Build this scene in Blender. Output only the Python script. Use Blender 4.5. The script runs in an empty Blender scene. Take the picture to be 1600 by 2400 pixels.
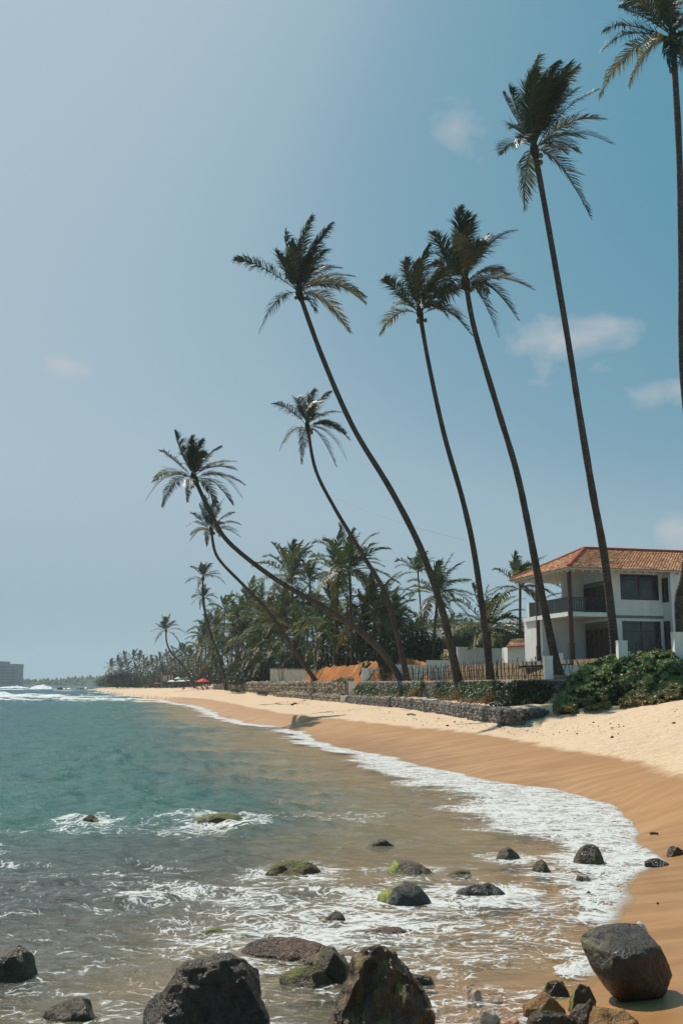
import bpy, bmesh, math, random
import numpy as np
from mathutils import Vector, Matrix, noise as mnoise

scene = bpy.context.scene
rad = math.radians

# ---------------------------------------------------------------- camera
F = 2333.0                      # focal length in photo pixels (1600 x 2400)
CAM_H = 3.0
PITCH = rad(9.78)
cam_data = bpy.data.cameras.new("camera")
cam_data.sensor_fit = 'VERTICAL'
cam_data.sensor_height = 36.0
cam_data.lens = 36.0 * F / 2400.0
cam_data.clip_start = 0.1
cam_data.clip_end = 12000.0
cam = bpy.data.objects.new("camera", cam_data)
scene.collection.objects.link(cam)
cam.location = (0, 0, CAM_H)
cam.rotation_euler = (math.pi / 2 + PITCH, 0, 0)
scene.camera = cam

# ---------------------------------------------------------------- light, sky, exposure
SUN_AZ, SUN_EL = rad(-42.0), rad(56.0)      # left of the view, high, in front of the camera
SUN_DIR = Vector((math.sin(SUN_AZ) * math.cos(SUN_EL), math.cos(SUN_AZ) * math.cos(SUN_EL), math.sin(SUN_EL)))
sun_data = bpy.data.lights.new("sun", 'SUN')
sun_data.energy = 4.9
sun_data.angle = rad(0.53)
sun_data.color = (1.0, 0.93, 0.82)
sun = bpy.data.objects.new("sun", sun_data)
scene.collection.objects.link(sun)
sun.rotation_euler = SUN_DIR.to_track_quat('Z', 'Y').to_euler()
sun.location = (-60, 100, 150)

SKY_STRENGTH = 0.062
EXPOSURE = 0.0
scene.view_settings.view_transform = 'Standard'
scene.view_settings.look = 'None'
scene.view_settings.gamma = 1.0
scene.view_settings.use_curve_mapping = False
scene.view_settings.exposure = EXPOSURE
scene.render.engine = 'CYCLES'
scene.cycles.use_denoising = True
scene.cycles.max_bounces = 6
scene.cycles.diffuse_bounces = 3
scene.cycles.glossy_bounces = 3
scene.cycles.transmission_bounces = 3
scene.cycles.transparent_max_bounces = 6
scene.cycles.volume_bounces = 1
scene.cycles.sample_clamp_indirect = 4.0
scene.cycles.sample_clamp_direct = 12.0
scene.cycles.caustics_reflective = False
scene.cycles.caustics_refractive = False

CT, ST = math.cos(PITCH), math.sin(PITCH)
def ray(u, v):
    x = (u - 800.0) / F; y = (1200.0 - v) / F
    return Vector((x, CT - y * ST, ST + y * CT))
def at_y(u, v, Y):
    d = ray(u, v); return Vector((0, 0, CAM_H)) + d * (Y / d.y)
def at_z(u, v, z):
    d = ray(u, v); return Vector((0, 0, CAM_H)) + d * ((z - CAM_H) / d.z)
def x_at(u, Y, z=3.0):
    return (u - 800.0) / F * (Y * CT + (z - CAM_H) * ST)
def px_size(p):                   # metres per photo pixel at a point
    return (p.y * CT + (p.z - CAM_H) * ST) / F

def make_world():
    w = bpy.data.worlds.new("World"); scene.world = w; w.use_nodes = True
    nt = w.node_tree; nt.nodes.clear()
    N, L = nt.nodes.new, nt.links.new
    out = N('ShaderNodeOutputWorld'); bg = N('ShaderNodeBackground')
    sky = N('ShaderNodeTexSky'); sky.sky_type = 'NISHITA'
    sky.sun_disc = False
    sky.sun_elevation = SUN_EL; sky.sun_rotation = SUN_AZ
    sky.altitude = 0; sky.air_density = 1.0; sky.dust_density = 2.0; sky.ozone_density = 4.0
    # the camera's colour response to this sky (per channel), and grey-blue sea haze low down all round
    sep = N('ShaderNodeSeparateColor'); L(sky.outputs[0], sep.inputs[0]); comb = N('ShaderNodeCombineColor')
    def mth(op, a, b):
        m = N('ShaderNodeMath'); m.operation = op
        for i, x in enumerate((a, b)):
            if isinstance(x, (int, float)): m.inputs[i].default_value = x
            else: L(x, m.inputs[i])
        return m.outputs[0]
    fcv = N('ShaderNodeFloatCurve'); L(mth('MULTIPLY', sep.outputs[0], SKY_STRENGTH), fcv.inputs['Value'])
    cv = fcv.mapping.curves[0]
    cv.points[0].location = (0, 0.03); cv.points[1].location = (1, 0.85)
    for q in ((0.11, 0.105), (0.135, 0.155), (0.165, 0.22), (0.20, 0.325), (0.25, 0.385), (0.33, 0.41), (0.6, 0.58)): cv.points.new(*q)
    fcv.mapping.update(); veil = fcv.outputs[0]
    for i, (a, b) in enumerate(((0.0, 1.0), (0.21, 0.76), (0.34, 0.64))):
        L(mth('MULTIPLY', mth('ADD', mth('MULTIPLY', veil, b), a), 1.0 / SKY_STRENGTH), comb.inputs[i])
    tch = N('ShaderNodeTexCoord'); sx = N('ShaderNodeSeparateXYZ'); L(tch.outputs['Generated'], sx.inputs[0])
    mr = N('ShaderNodeMapRange'); mr.interpolation_type = 'SMOOTHSTEP'; L(sx.outputs[2], mr.inputs[0])
    mr.inputs[1].default_value = 0.24; mr.inputs[2].default_value = 0.02
    hs = N('ShaderNodeMixRGB'); L(mr.outputs[0], hs.inputs[0]); L(comb.outputs[0], hs.inputs[1])
    hs.inputs[2].default_value = (0.290 / SKY_STRENGTH, 0.425 / SKY_STRENGTH, 0.490 / SKY_STRENGTH, 1)
    # thin broken cloud, over the whole sky, thickest in a few wisps
    tc = N('ShaderNodeTexCoord')
    mp = N('ShaderNodeMapping'); mp.inputs['Scale'].default_value = (1, 1, 1.7)
    L(tc.outputs['Generated'], mp.inputs[0])
    nz = N('ShaderNodeTexNoise'); nz.inputs['Scale'].default_value = 15.0; nz.inputs['Detail'].default_value = 9; nz.inputs['Roughness'].default_value = 0.56
    nz.inputs['Distortion'].default_value = 0.25
    L(mp.outputs[0], nz.inputs['Vector'])
    def math_(op, a, b=None, c=None, clamp=False):
        m = N('ShaderNodeMath'); m.operation = op; m.use_clamp = clamp
        for i, x in enumerate((a, b, c)):
            if x is None: continue
            if isinstance(x, (int, float)): m.inputs[i].default_value = x
            else: L(x, m.inputs[i])
        return m.outputs[0]
    total = None
    wisps = [(1062, 300, .040, .034, .95), (1100, 345, .022, .02, .6), (1250, 800, .055, .028, .8), (1340, 790, .075, .03, .9),
             (1255, 870, .035, .03, .6), (1400, 850, .03, .03, .4), (1545, 925, .07, .022, .5), (160, 860, .045, .016, .6),
             (1600, 1280, .03, .05, .8), (1590, 1070, .05, .03, .45), (1180, 950, .03, .025, .35), (640, 920, .04, .03, .2),
             (1000, 1180, .2, .03, .22), (300, 930, .2, .03, .15)]
    for (u, v, rx, rz, amp) in wisps:
        d = ray(u, v).normalized()
        sub = N('ShaderNodeVectorMath'); sub.operation = 'SUBTRACT'; L(tc.outputs['Generated'], sub.inputs[0]); sub.inputs[1].default_value = d
        sc = N('ShaderNodeVectorMath'); sc.operation = 'MULTIPLY'; L(sub.outputs[0], sc.inputs[0]); sc.inputs[1].default_value = (1 / rx, 1 / rx, 1 / rz)
        ln = N('ShaderNodeVectorMath'); ln.operation = 'LENGTH'; L(sc.outputs[0], ln.inputs[0])
        e = math_('SUBTRACT', 1.0, ln.outputs['Value'], clamp=True)
        e = math_('POWER', e, 0.6)
        e = math_('MULTIPLY', e, amp)
        total = e if total is None else math_('MAXIMUM', total, e)
    # wisp = coverage eaten away by noise
    t = math_('MULTIPLY', total, 0.62)
    t = math_('ADD', t, nz.outputs['Fac'])
    t = math_('SUBTRACT', t, 0.72)
    t = math_('MULTIPLY', t, 3.0, clamp=True)
    t = math_('MULTIPLY', t, 0.72)
    mx = N('ShaderNodeMixRGB'); mx.inputs['Color2'].default_value = (8.6, 8.9, 9.2, 1)
    L(t, mx.inputs['Fac']); L(hs.outputs[0], mx.inputs['Color1'])
    L(mx.outputs[0], bg.inputs['Color']); bg.inputs['Strength'].default_value = SKY_STRENGTH
    L(bg.outputs[0], out.inputs['Surface'])
make_world()

# ---------------------------------------------------------------- helpers
COL = scene.collection
def link(o, parent=None):
    COL.objects.link(o)
    if parent is not None: o.parent = parent
    return o
def tag(o, label=None, cat=None, group=None, kind=None):
    if label: o["label"] = label
    if cat: o["category"] = cat
    if group: o["group"] = group
    if kind: o["kind"] = kind
    return o
def empty(name, loc, rz=0.0):
    o = bpy.data.objects.new(name, None); o.location = loc; o.rotation_euler = (0, 0, rz)
    o.empty_display_size = 0.3
    return link(o)
def mesh_np(name, V, Fc, smooth=False):
    V = np.asarray(V, dtype=np.float32); Fc = np.asarray(Fc, dtype=np.int32)
    me = bpy.data.meshes.new(name); k = Fc.shape[1]
    me.vertices.add(len(V)); me.vertices.foreach_set("co", V.ravel())
    me.loops.add(Fc.size); me.loops.foreach_set("vertex_index", Fc.ravel())
    me.polygons.add(len(Fc))
    me.polygons.foreach_set("loop_start", np.arange(0, Fc.size, k, dtype=np.int32))
    if smooth: me.polygons.foreach_set("use_smooth", np.ones(len(Fc), dtype=bool))
    me.update(calc_edges=True); me.validate()
    return me
def mesh_py(name, V, Fc, smooth=False):
    me = bpy.data.meshes.new(name); me.from_pydata([tuple(v) for v in V], [], [tuple(f) for f in Fc])
    if smooth:
        for p in me.polygons: p.use_smooth = True
    me.update(); return me
def obj(name, me, mat, parent=None, loc=None):
    o = bpy.data.objects.new(name, me)
    if mat is not None and len(me.materials) == 0: me.materials.append(mat)
    if loc is not None: o.location = loc
    return link(o, parent)
def set_attr(me, name, vals, domain='POINT'):
    a = me.attributes.new(name, 'FLOAT', domain); a.data.foreach_set("value", np.asarray(vals, dtype=np.float32))

class Geo:
    """collects boxes, tubes and sheets for ONE mesh"""
    def __init__(s): s.v = []; s.f = []
    def add(s, V, Fc):
        b = len(s.v); s.v += [tuple(p) for p in V]; s.f += [tuple(i + b for i in f) for f in Fc]
    def box(s, x0, x1, y0, y1, z0, z1):
        V = [(x0, y0, z0), (x1, y0, z0), (x1, y1, z0), (x0, y1, z0), (x0, y0, z1), (x1, y0, z1), (x1, y1, z1), (x0, y1, z1)]
        s.add(V, [(0, 3, 2, 1), (4, 5, 6, 7), (0, 1, 5, 4), (1, 2, 6, 5), (2, 3, 7, 6), (3, 0, 4, 7)]); return s
    def tube(s, pts, rads, n=6, cap=True):
        pts = [Vector(p) for p in pts]; m = len(pts); V = []; ref = Vector((0, 0, 1))
        t0 = (pts[1] - pts[0]).normalized()
        if abs(t0.z) > 0.9: ref = Vector((1, 0, 0))
        for i, p in enumerate(pts):
            t = (pts[min(i + 1, m - 1)] - pts[max(i - 1, 0)]).normalized()
            a = t.cross(ref).normalized(); b = t.cross(a)
            r = rads[i] if hasattr(rads, '__len__') else rads
            for k in range(n):
                an = 2 * math.pi * k / n
                V.append(p + a * (math.cos(an) * r) + b * (math.sin(an) * r))
        Fc = []
        for i in range(m - 1):
            for k in range(n):
                k2 = (k + 1) % n
                Fc.append((i * n + k, i * n + k2, (i + 1) * n + k2, (i + 1) * n + k))
        if cap:
            Fc.append(tuple(range(n))); Fc.append(tuple((m - 1) * n + k for k in reversed(range(n))))
        s.add(V, Fc); return s
    def wallstrip(s, pts, z0, z1, th):
        """upright wall along pts (front face on the line, thickness to the left of travel)"""
        P = [Vector((p[0], p[1], 0)) for p in pts]; m = len(P); off = []
        for i in range(m):
            t = (P[min(i + 1, m - 1)] - P[max(i - 1, 0)]).normalized(); off.append(Vector((-t.y, t.x, 0)) * th)
        for i in range(m - 1):
            a, b = P[i], P[i + 1]; c, d = b + off[i + 1], a + off[i]
            za, zb = (z0[i], z0[i + 1]) if hasattr(z0, '__len__') else (z0, z0)
            ya, yb = (z1[i], z1[i + 1]) if hasattr(z1, '__len__') else (z1, z1)
            V = [(a.x, a.y, za), (b.x, b.y, zb), (c.x, c.y, zb), (d.x, d.y, za), (a.x, a.y, ya), (b.x, b.y, yb), (c.x, c.y, yb), (d.x, d.y, ya)]
            s.add(V, [(0, 3, 2, 1), (4, 5, 6, 7), (0, 1, 5, 4), (1, 2, 6, 5), (2, 3, 7, 6), (3, 0, 4, 7)])
        return s
    def mesh(s, name, smooth=False): return mesh_py(name, s.v, s.f, smooth)
    def obj(s, name, mat, parent=None, smooth=False, loc=None): return obj(name, s.mesh(name, smooth), mat, parent, loc)

# numpy value noise
def _hash(ix, iy, seed):
    h = (ix.astype(np.int64) * 374761393 + iy.astype(np.int64) * 668265263 + seed * 1442695041) & 0x7fffffff
    h = ((h ^ (h >> 13)) * 1274126177) & 0x7fffffff
    return ((h ^ (h >> 16)) & 0xffff) / 65535.0
def vnoise(x, y, seed=0):
    ix = np.floor(x); iy = np.floor(y); fx = x - ix; fy = y - iy
    fx = fx * fx * fx * (fx * (fx * 6 - 15) + 10); fy = fy * fy * fy * (fy * (fy * 6 - 15) + 10)
    a = _hash(ix, iy, seed); b = _hash(ix + 1, iy, seed); c = _hash(ix, iy + 1, seed); d = _hash(ix + 1, iy + 1, seed)
    return (a + (b - a) * fx) * (1 - fy) + (c + (d - c) * fx) * fy
def fbm(x, y, seed=0, oct=4, gain=0.5):
    s = 0; a = 1.0; t = 0
    for i in range(oct):
        s = s + a * vnoise(x * 2 ** i + i * 17.3, y * 2 ** i - i * 9.1, seed + i); t += a; a *= gain
    return s / t
def sstep(a, b, x):
    t = np.clip((x - a) / (b - a), 0, 1); return t * t * (3 - 2 * t)
def poly_dist(P, x, y, closed=False):
    """distance to polyline, plus interpolated third column"""
    P = np.asarray(P, dtype=float); best = np.full(x.shape, 1e12); val = np.zeros(x.shape)
    n = len(P)
    for i in range(n if closed else n - 1):
        a = P[i]; b = P[(i + 1) % n]; dx, dy = b[0] - a[0], b[1] - a[1]
        t = np.clip(((x - a[0]) * dx + (y - a[1]) * dy) / (dx * dx + dy * dy + 1e-12), 0, 1)
        d = (x - a[0] - t * dx) ** 2 + (y - a[1] - t * dy) ** 2
        m = d < best; best = np.where(m, d, best)
        if P.shape[1] > 2: val = np.where(m, a[2] + t * (b[2] - a[2]), val)
    return np.sqrt(best), val
def in_poly(P, x, y):
    P = np.asarray(P, dtype=float); r = np.zeros(x.shape, dtype=bool); n = len(P); j = n - 1
    for i in range(n):
        xi, yi, xj, yj = P[i][0], P[i][1], P[j][0], P[j][1]
        c = ((yi > y) != (yj > y)) & (x < (xj - xi) * (y - yi) / (yj - yi + 1e-12) + xi)
        r ^= c; j = i
    return r

# ---------------------------------------------------------------- materials
class Mat:
    def __init__(s, name):
        s.m = bpy.data.materials.new(name); s.m.use_nodes = True; s.nt = s.m.node_tree; s.nt.nodes.clear()
        s.out = s.nt.nodes.new('ShaderNodeOutputMaterial')
    def n(s, t, **kw):
        nd = s.nt.nodes.new('ShaderNode' + t)
        for k, v in kw.items():
            if hasattr(nd, k) and k not in ('Scale',): setattr(nd, k, v)
            else: nd.inputs[k].default_value = v
        return nd
    def l(s, a, b): s.nt.links.new(a, b)
    def put(s, sock, v):
        if isinstance(v, (int, float)): sock.default_value = v
        elif isinstance(v, (tuple, list)): sock.default_value = (*v, 1.0) if (len(v) == 3 and sock.type == 'RGBA') else v
        else: s.l(v, sock)
    def math(s, op, a, b=None, c=None, clamp=False):
        m = s.nt.nodes.new('ShaderNodeMath'); m.operation = op; m.use_clamp = clamp
        for i, x in enumerate((a, b, c)):
            if x is not None: s.put(m.inputs[i], x)
        return m.outputs[0]
    def mix(s, f, a, b, mode='MIX'):
        m = s.nt.nodes.new('ShaderNodeMixRGB'); m.blend_type = mode
        s.put(m.inputs[0], f); s.put(m.inputs[1], a); s.put(m.inputs[2], b); return m.outputs[0]
    def sst(s, x, a, b):
        m = s.nt.nodes.new('ShaderNodeMapRange'); m.interpolation_type = 'SMOOTHSTEP'
        s.put(m.inputs[0], x); s.put(m.inputs[1], a); s.put(m.inputs[2], b); return m.outputs[0]
    def coord(s, scale=(1, 1, 1), rot=(0, 0, 0), which='Object'):
        tc = s.nt.nodes.new('ShaderNodeTexCoord'); mp = s.nt.nodes.new('ShaderNodeMapping')
        mp.inputs['Scale'].default_value = scale; mp.inputs['Rotation'].default_value = rot
        s.l(tc.outputs[which], mp.inputs[0]); return mp.outputs[0]
    def pos(s, scale=(1, 1, 1), rot=(0, 0, 0)):
        g = s.nt.nodes.new('ShaderNodeNewGeometry'); mp = s.nt.nodes.new('ShaderNodeMapping')
        mp.inputs['Scale'].default_value = scale; mp.inputs['Rotation'].default_value = rot
        s.l(g.outputs['Position'], mp.inputs[0]); return mp.outputs[0]
    def noise(s, vec, scale, detail=4, rough=0.55, dist=0.0):
        t = s.nt.nodes.new('ShaderNodeTexNoise')
        t.inputs['Scale'].default_value = scale; t.inputs['Detail'].default_value = detail
        t.inputs['Roughness'].default_value = rough; t.inputs['Distortion'].default_value = dist
        if vec is not None: s.l(vec, t.inputs['Vector'])
        return t.outputs['Fac']
    def attr(s, name):
        a = s.nt.nodes.new('ShaderNodeAttribute'); a.attribute_name = name; return a.outputs['Fac']
    def orand(s):
        return s.nt.nodes.new('ShaderNodeObjectInfo').outputs['Random']
    def bump(s, h, strength=0.3, dist=0.02, nrm=None):
        b = s.nt.nodes.new('ShaderNodeBump'); b.inputs['Strength'].default_value = strength; b.inputs['Distance'].default_value = dist
        s.l(h, b.inputs['Height'])
        if nrm is not None: s.l(nrm, b.inputs['Normal'])
        return b.outputs[0]
    def pbr(s, col, rough=0.7, spec=0.3, nrm=None, **kw):
        p = s.nt.nodes.new('ShaderNodeBsdfPrincipled')
        s.put(p.inputs['Base Color'], col); s.put(p.inputs['Roughness'], rough); s.put(p.inputs['Specular IOR Level'], spec)
        if nrm is not None: s.l(nrm, p.inputs['Normal'])
        for k, v in kw.items(): s.put(p.inputs[k], v)
        return p.outputs[0]
    def done(s, sh): s.l(sh, s.out.inputs['Surface']); return s.m

def mat_plain(name, col, rough=0.7, spec=0.3, var=0.25, scale=3.0, bump=0.2, bscale=30.0, stain=None):
    """painted / built surface: mottled tone, soft grime and a fine relief"""
    M = Mat(name); v = M.pos()
    a = M.noise(v, scale, 5, 0.6); b = M.noise(v, scale * 7.3, 4, 0.6)
    f = M.math('ADD', M.math('MULTIPLY', a, 0.65), M.math('MULTIPLY', b, 0.35))
    dark = tuple(c * (1 - var) for c in col); lite = tuple(min(1, c * (1 + var * 0.5)) for c in col)
    c = M.mix(M.sst(f, 0.3, 0.7), dark, lite)
    if stain is not None:
        v2 = M.pos((2.2, 2.2, 0.35)); st = M.sst(M.noise(v2, 1.6, 5, 0.65), 0.52, 0.74)
        c = M.mix(M.math('MULTIPLY', st, 0.55), c, stain)
    return M.done(M.pbr(c, rough, spec, M.bump(M.noise(v, bscale, 4), bump, 0.02)))

def mat_leaf(name, c1, c2, c3, rough=0.42, trans=0.22, spec=0.4):
    M = Mat(name)
    r = M.attr('rnd'); o = M.orand(); n = M.noise(M.pos(), 0.9, 3)
    c = M.mix(M.sst(r, 0.0, 1.0), c1, c2)
    c = M.mix(M.math('MULTIPLY', M.sst(M.math('ADD', o, M.math('MULTIPLY', n, 0.35)), 0.72, 1.1), 0.7), c, c3)
    p = M.pbr(c, rough, spec)
    t = M.n('BsdfTranslucent'); M.put(t.inputs['Color'], M.mix(0.25, c, (0.14, 0.19, 0.03)))
    mx = M.n('MixShader'); mx.inputs[0].default_value = trans; M.l(p, mx.inputs[1]); M.l(t.outputs[0], mx.inputs[2])
    return M.done(mx.outputs[0])

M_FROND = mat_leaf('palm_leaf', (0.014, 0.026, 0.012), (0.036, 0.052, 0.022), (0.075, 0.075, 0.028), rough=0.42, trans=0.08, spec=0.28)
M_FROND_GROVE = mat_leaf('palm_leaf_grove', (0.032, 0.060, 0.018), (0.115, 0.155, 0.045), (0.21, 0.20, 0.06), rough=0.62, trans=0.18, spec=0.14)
M_FROND_OLD = mat_leaf('palm_leaf_yellowing', (0.16, 0.13, 0.05), (0.26, 0.21, 0.08), (0.20, 0.13, 0.055), rough=0.5, trans=0.25)
M_FROND_PALE = mat_leaf('palm_leaf_underside', (0.10, 0.105, 0.06), (0.17, 0.16, 0.10), (0.13, 0.10, 0.05), rough=0.5, trans=0.25)
M_BUSH = mat_leaf('sea_bush_leaf', (0.045, 0.09, 0.03), (0.25, 0.32, 0.10), (0.27, 0.29, 0.06), rough=0.42, trans=0.42)
M_BUSH_YEL = mat_leaf('bush_leaf_yellow_green', (0.075, 0.095, 0.025), (0.19, 0.19, 0.045), (0.16, 0.11, 0.03), rough=0.5, trans=0.25)
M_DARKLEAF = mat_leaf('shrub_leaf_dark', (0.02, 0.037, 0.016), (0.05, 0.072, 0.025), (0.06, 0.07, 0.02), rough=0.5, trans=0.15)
M_CREEPER = mat_leaf('creeper_leaf', (0.045, 0.08, 0.032), (0.11, 0.15, 0.06), (0.15, 0.14, 0.05), rough=0.5, trans=0.2)
M_CREEPER_DRY = mat_leaf('creeper_dry', (0.20, 0.10, 0.04), (0.33, 0.20, 0.085), (0.12, 0.10, 0.035), rough=0.7, trans=0.15)
M_FARLEAF = mat_leaf('far_leaf', (0.025, 0.045, 0.022), (0.05, 0.075, 0.032), (0.06, 0.07, 0.03), rough=0.6, trans=0.1)

def mat_trunk(name, c1, c2, c3):
    M = Mat(name); v = M.coord()
    ring = M.nt.nodes.new('ShaderNodeTexWave'); ring.bands_direction = 'Z'; ring.inputs['Scale'].default_value = 1.7
    ring.inputs['Distortion'].default_value = 5.0; ring.inputs['Detail'].default_value = 3; ring.inputs['Detail Scale'].default_value = 2.5
    M.l(v, ring.inputs['Vector'])
    a = M.noise(M.coord((1, 1, 0.5)), 2.2, 5, 0.65); b = M.noise(v, 9.0, 4, 0.7)
    c = M.mix(M.sst(a, 0.35, 0.65), c1, c2)
    c = M.mix(M.math('MULTIPLY', M.sst(ring.outputs['Fac'], 0.45, 1.0), 0.28), c, tuple(x * 0.45 for x in c1))
    c = M.mix(M.math('MULTIPLY', M.sst(b, 0.56, 0.72), 0.7), c, c3)       # pale lichen patches
    h = M.math('ADD', M.math('MULTIPLY', ring.outputs['Fac'], 0.4), M.math('MULTIPLY', b, 0.6))
    return M.done(M.pbr(c, 0.85, 0.15, M.bump(h, 0.8, 0.05)))
M_TRUNK = mat_trunk('palm_trunk', (0.105, 0.080, 0.060), (0.06, 0.048, 0.039), (0.22, 0.19, 0.155))
M_TRUNK_LICHEN = mat_trunk('palm_trunk_lichen', (0.085, 0.070, 0.056), (0.045, 0.039, 0.033), (0.30, 0.28, 0.24))
M_COCONUT = mat_plain('coconut_husk', (0.13, 0.10, 0.03), 0.5, 0.3)
M_FIBRE = mat_plain('palm_fibre', (0.055, 0.038, 0.022), 0.9, 0.1, 0.5, 6)

# ================================================================ SETTING: lines of the shore, read off the photograph
def line_px(px, z): return [tuple(at_z(u, v, z)[:2]) for u, v in px]
SHORE = [(-7.0, -14.0), (-3.6, 0.0), (-1.6, 5.0), (0.5, 8.2)] + line_px(
    [(1190, 2365), (1330, 2290), (1395, 2210), (1430, 2140), (1468, 2065), (1541, 2005), (1500, 1960), (1440, 1905), (1405, 1872), (1296, 1841), (1176, 1825), (1100, 1812),
     (1015, 1798), (930, 1774), (886, 1762), (810, 1752), (755, 1735), (712, 1713), (660, 1702), (600, 1694), (567, 1688), (527, 1679), (492, 1662),
     (466, 1653), (434, 1649), (401, 1644), (394, 1632), (398, 1626), (344, 1622), (300, 1620), (245, 1618), (214, 1615)], 0.1) + [(-150, 640), (-60, 900), (0, 1150)]
SHORE_POLY = SHORE + [(1500, 1150), (1500, -14)]
WET = [(6.0, -14), (8.0, 0), (9.6, 10), (10.6, 18)] + line_px(
    [(1700, 1850), (1600, 1814), (1551, 1799), (1507, 1783), (1462, 1774), (1375, 1767), (1324, 1760), (1263, 1745), (1194, 1730), (1091, 1716), (1002, 1707), (886, 1695),
     (787, 1683), (725, 1680), (616, 1663), (530, 1645), (487, 1638), (434, 1634)], 0.75) + [(-52, 240), (-98, 405), (-125, 520), (-140, 640), (-55, 905), (5, 1150)]
WET_POLY = WET + [(1500, 1150), (1500, -14)]
LOWER = [(x_at(u, Y, 1.2), Y) for u, Y in ((1194, 46.7), (1109, 53.5), (1017, 66), (940, 79), (860, 90), (811, 101))]
LOWER_FAR = [(x_at(u, Y, 1.2), Y) for u, Y in ((797, 104), (720, 125), (621, 158))]
TOE = [(15.5, -14, 2.0), (16, 10, 2.2), (16.6, 30, 2.5), (14.4, 41, 2.45), (12.4, 43, 2.0), (11.2, 44.6, 1.55), (10.3, 46.6, 1.6), (9.75, 48.3, 1.5)] + \
      [(x, y, 1.12) for x, y in LOWER + LOWER_FAR] + [(-19.5, 180, 1.5), (-24.5, 196, 1.9), (-38, 260, 1.7), (-66, 400, 1.6), (-112, 520, 1.2), (-128, 640, 1.2), (-50, 915, 1.2), (10, 1150, 1.2)]
TOE_POLY = [p[:2] for p in TOE] + [(1500, 1150), (1500, -14)]
UPPER = [(x_at(u, Y), Y) for u, Y in ((1236, 51.6), (1167, 57), (1080, 66.5), (991, 80), (842, 99))]
UPPER_FAR = [(x_at(u, Y), Y) for u, Y in ((817, 104), (720, 129), (535, 190))]
UPPER_POLY = [(1500, 48), (16, 50.4)] + UPPER + UPPER_FAR + [(-24, 205), (-20, 230), (300, 330), (1500, 330)]

# house frame of reference: near corner of the roof eave, 15 degrees off the view
HOUSE_O = Vector((14.2, 62.0, 4.5)); HOUSE_RZ = rad(15.0)
HE1 = Vector((math.cos(HOUSE_RZ), math.sin(HOUSE_RZ), 0)); HE2 = Vector((-math.sin(HOUSE_RZ), math.cos(HOUSE_RZ), 0))

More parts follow.
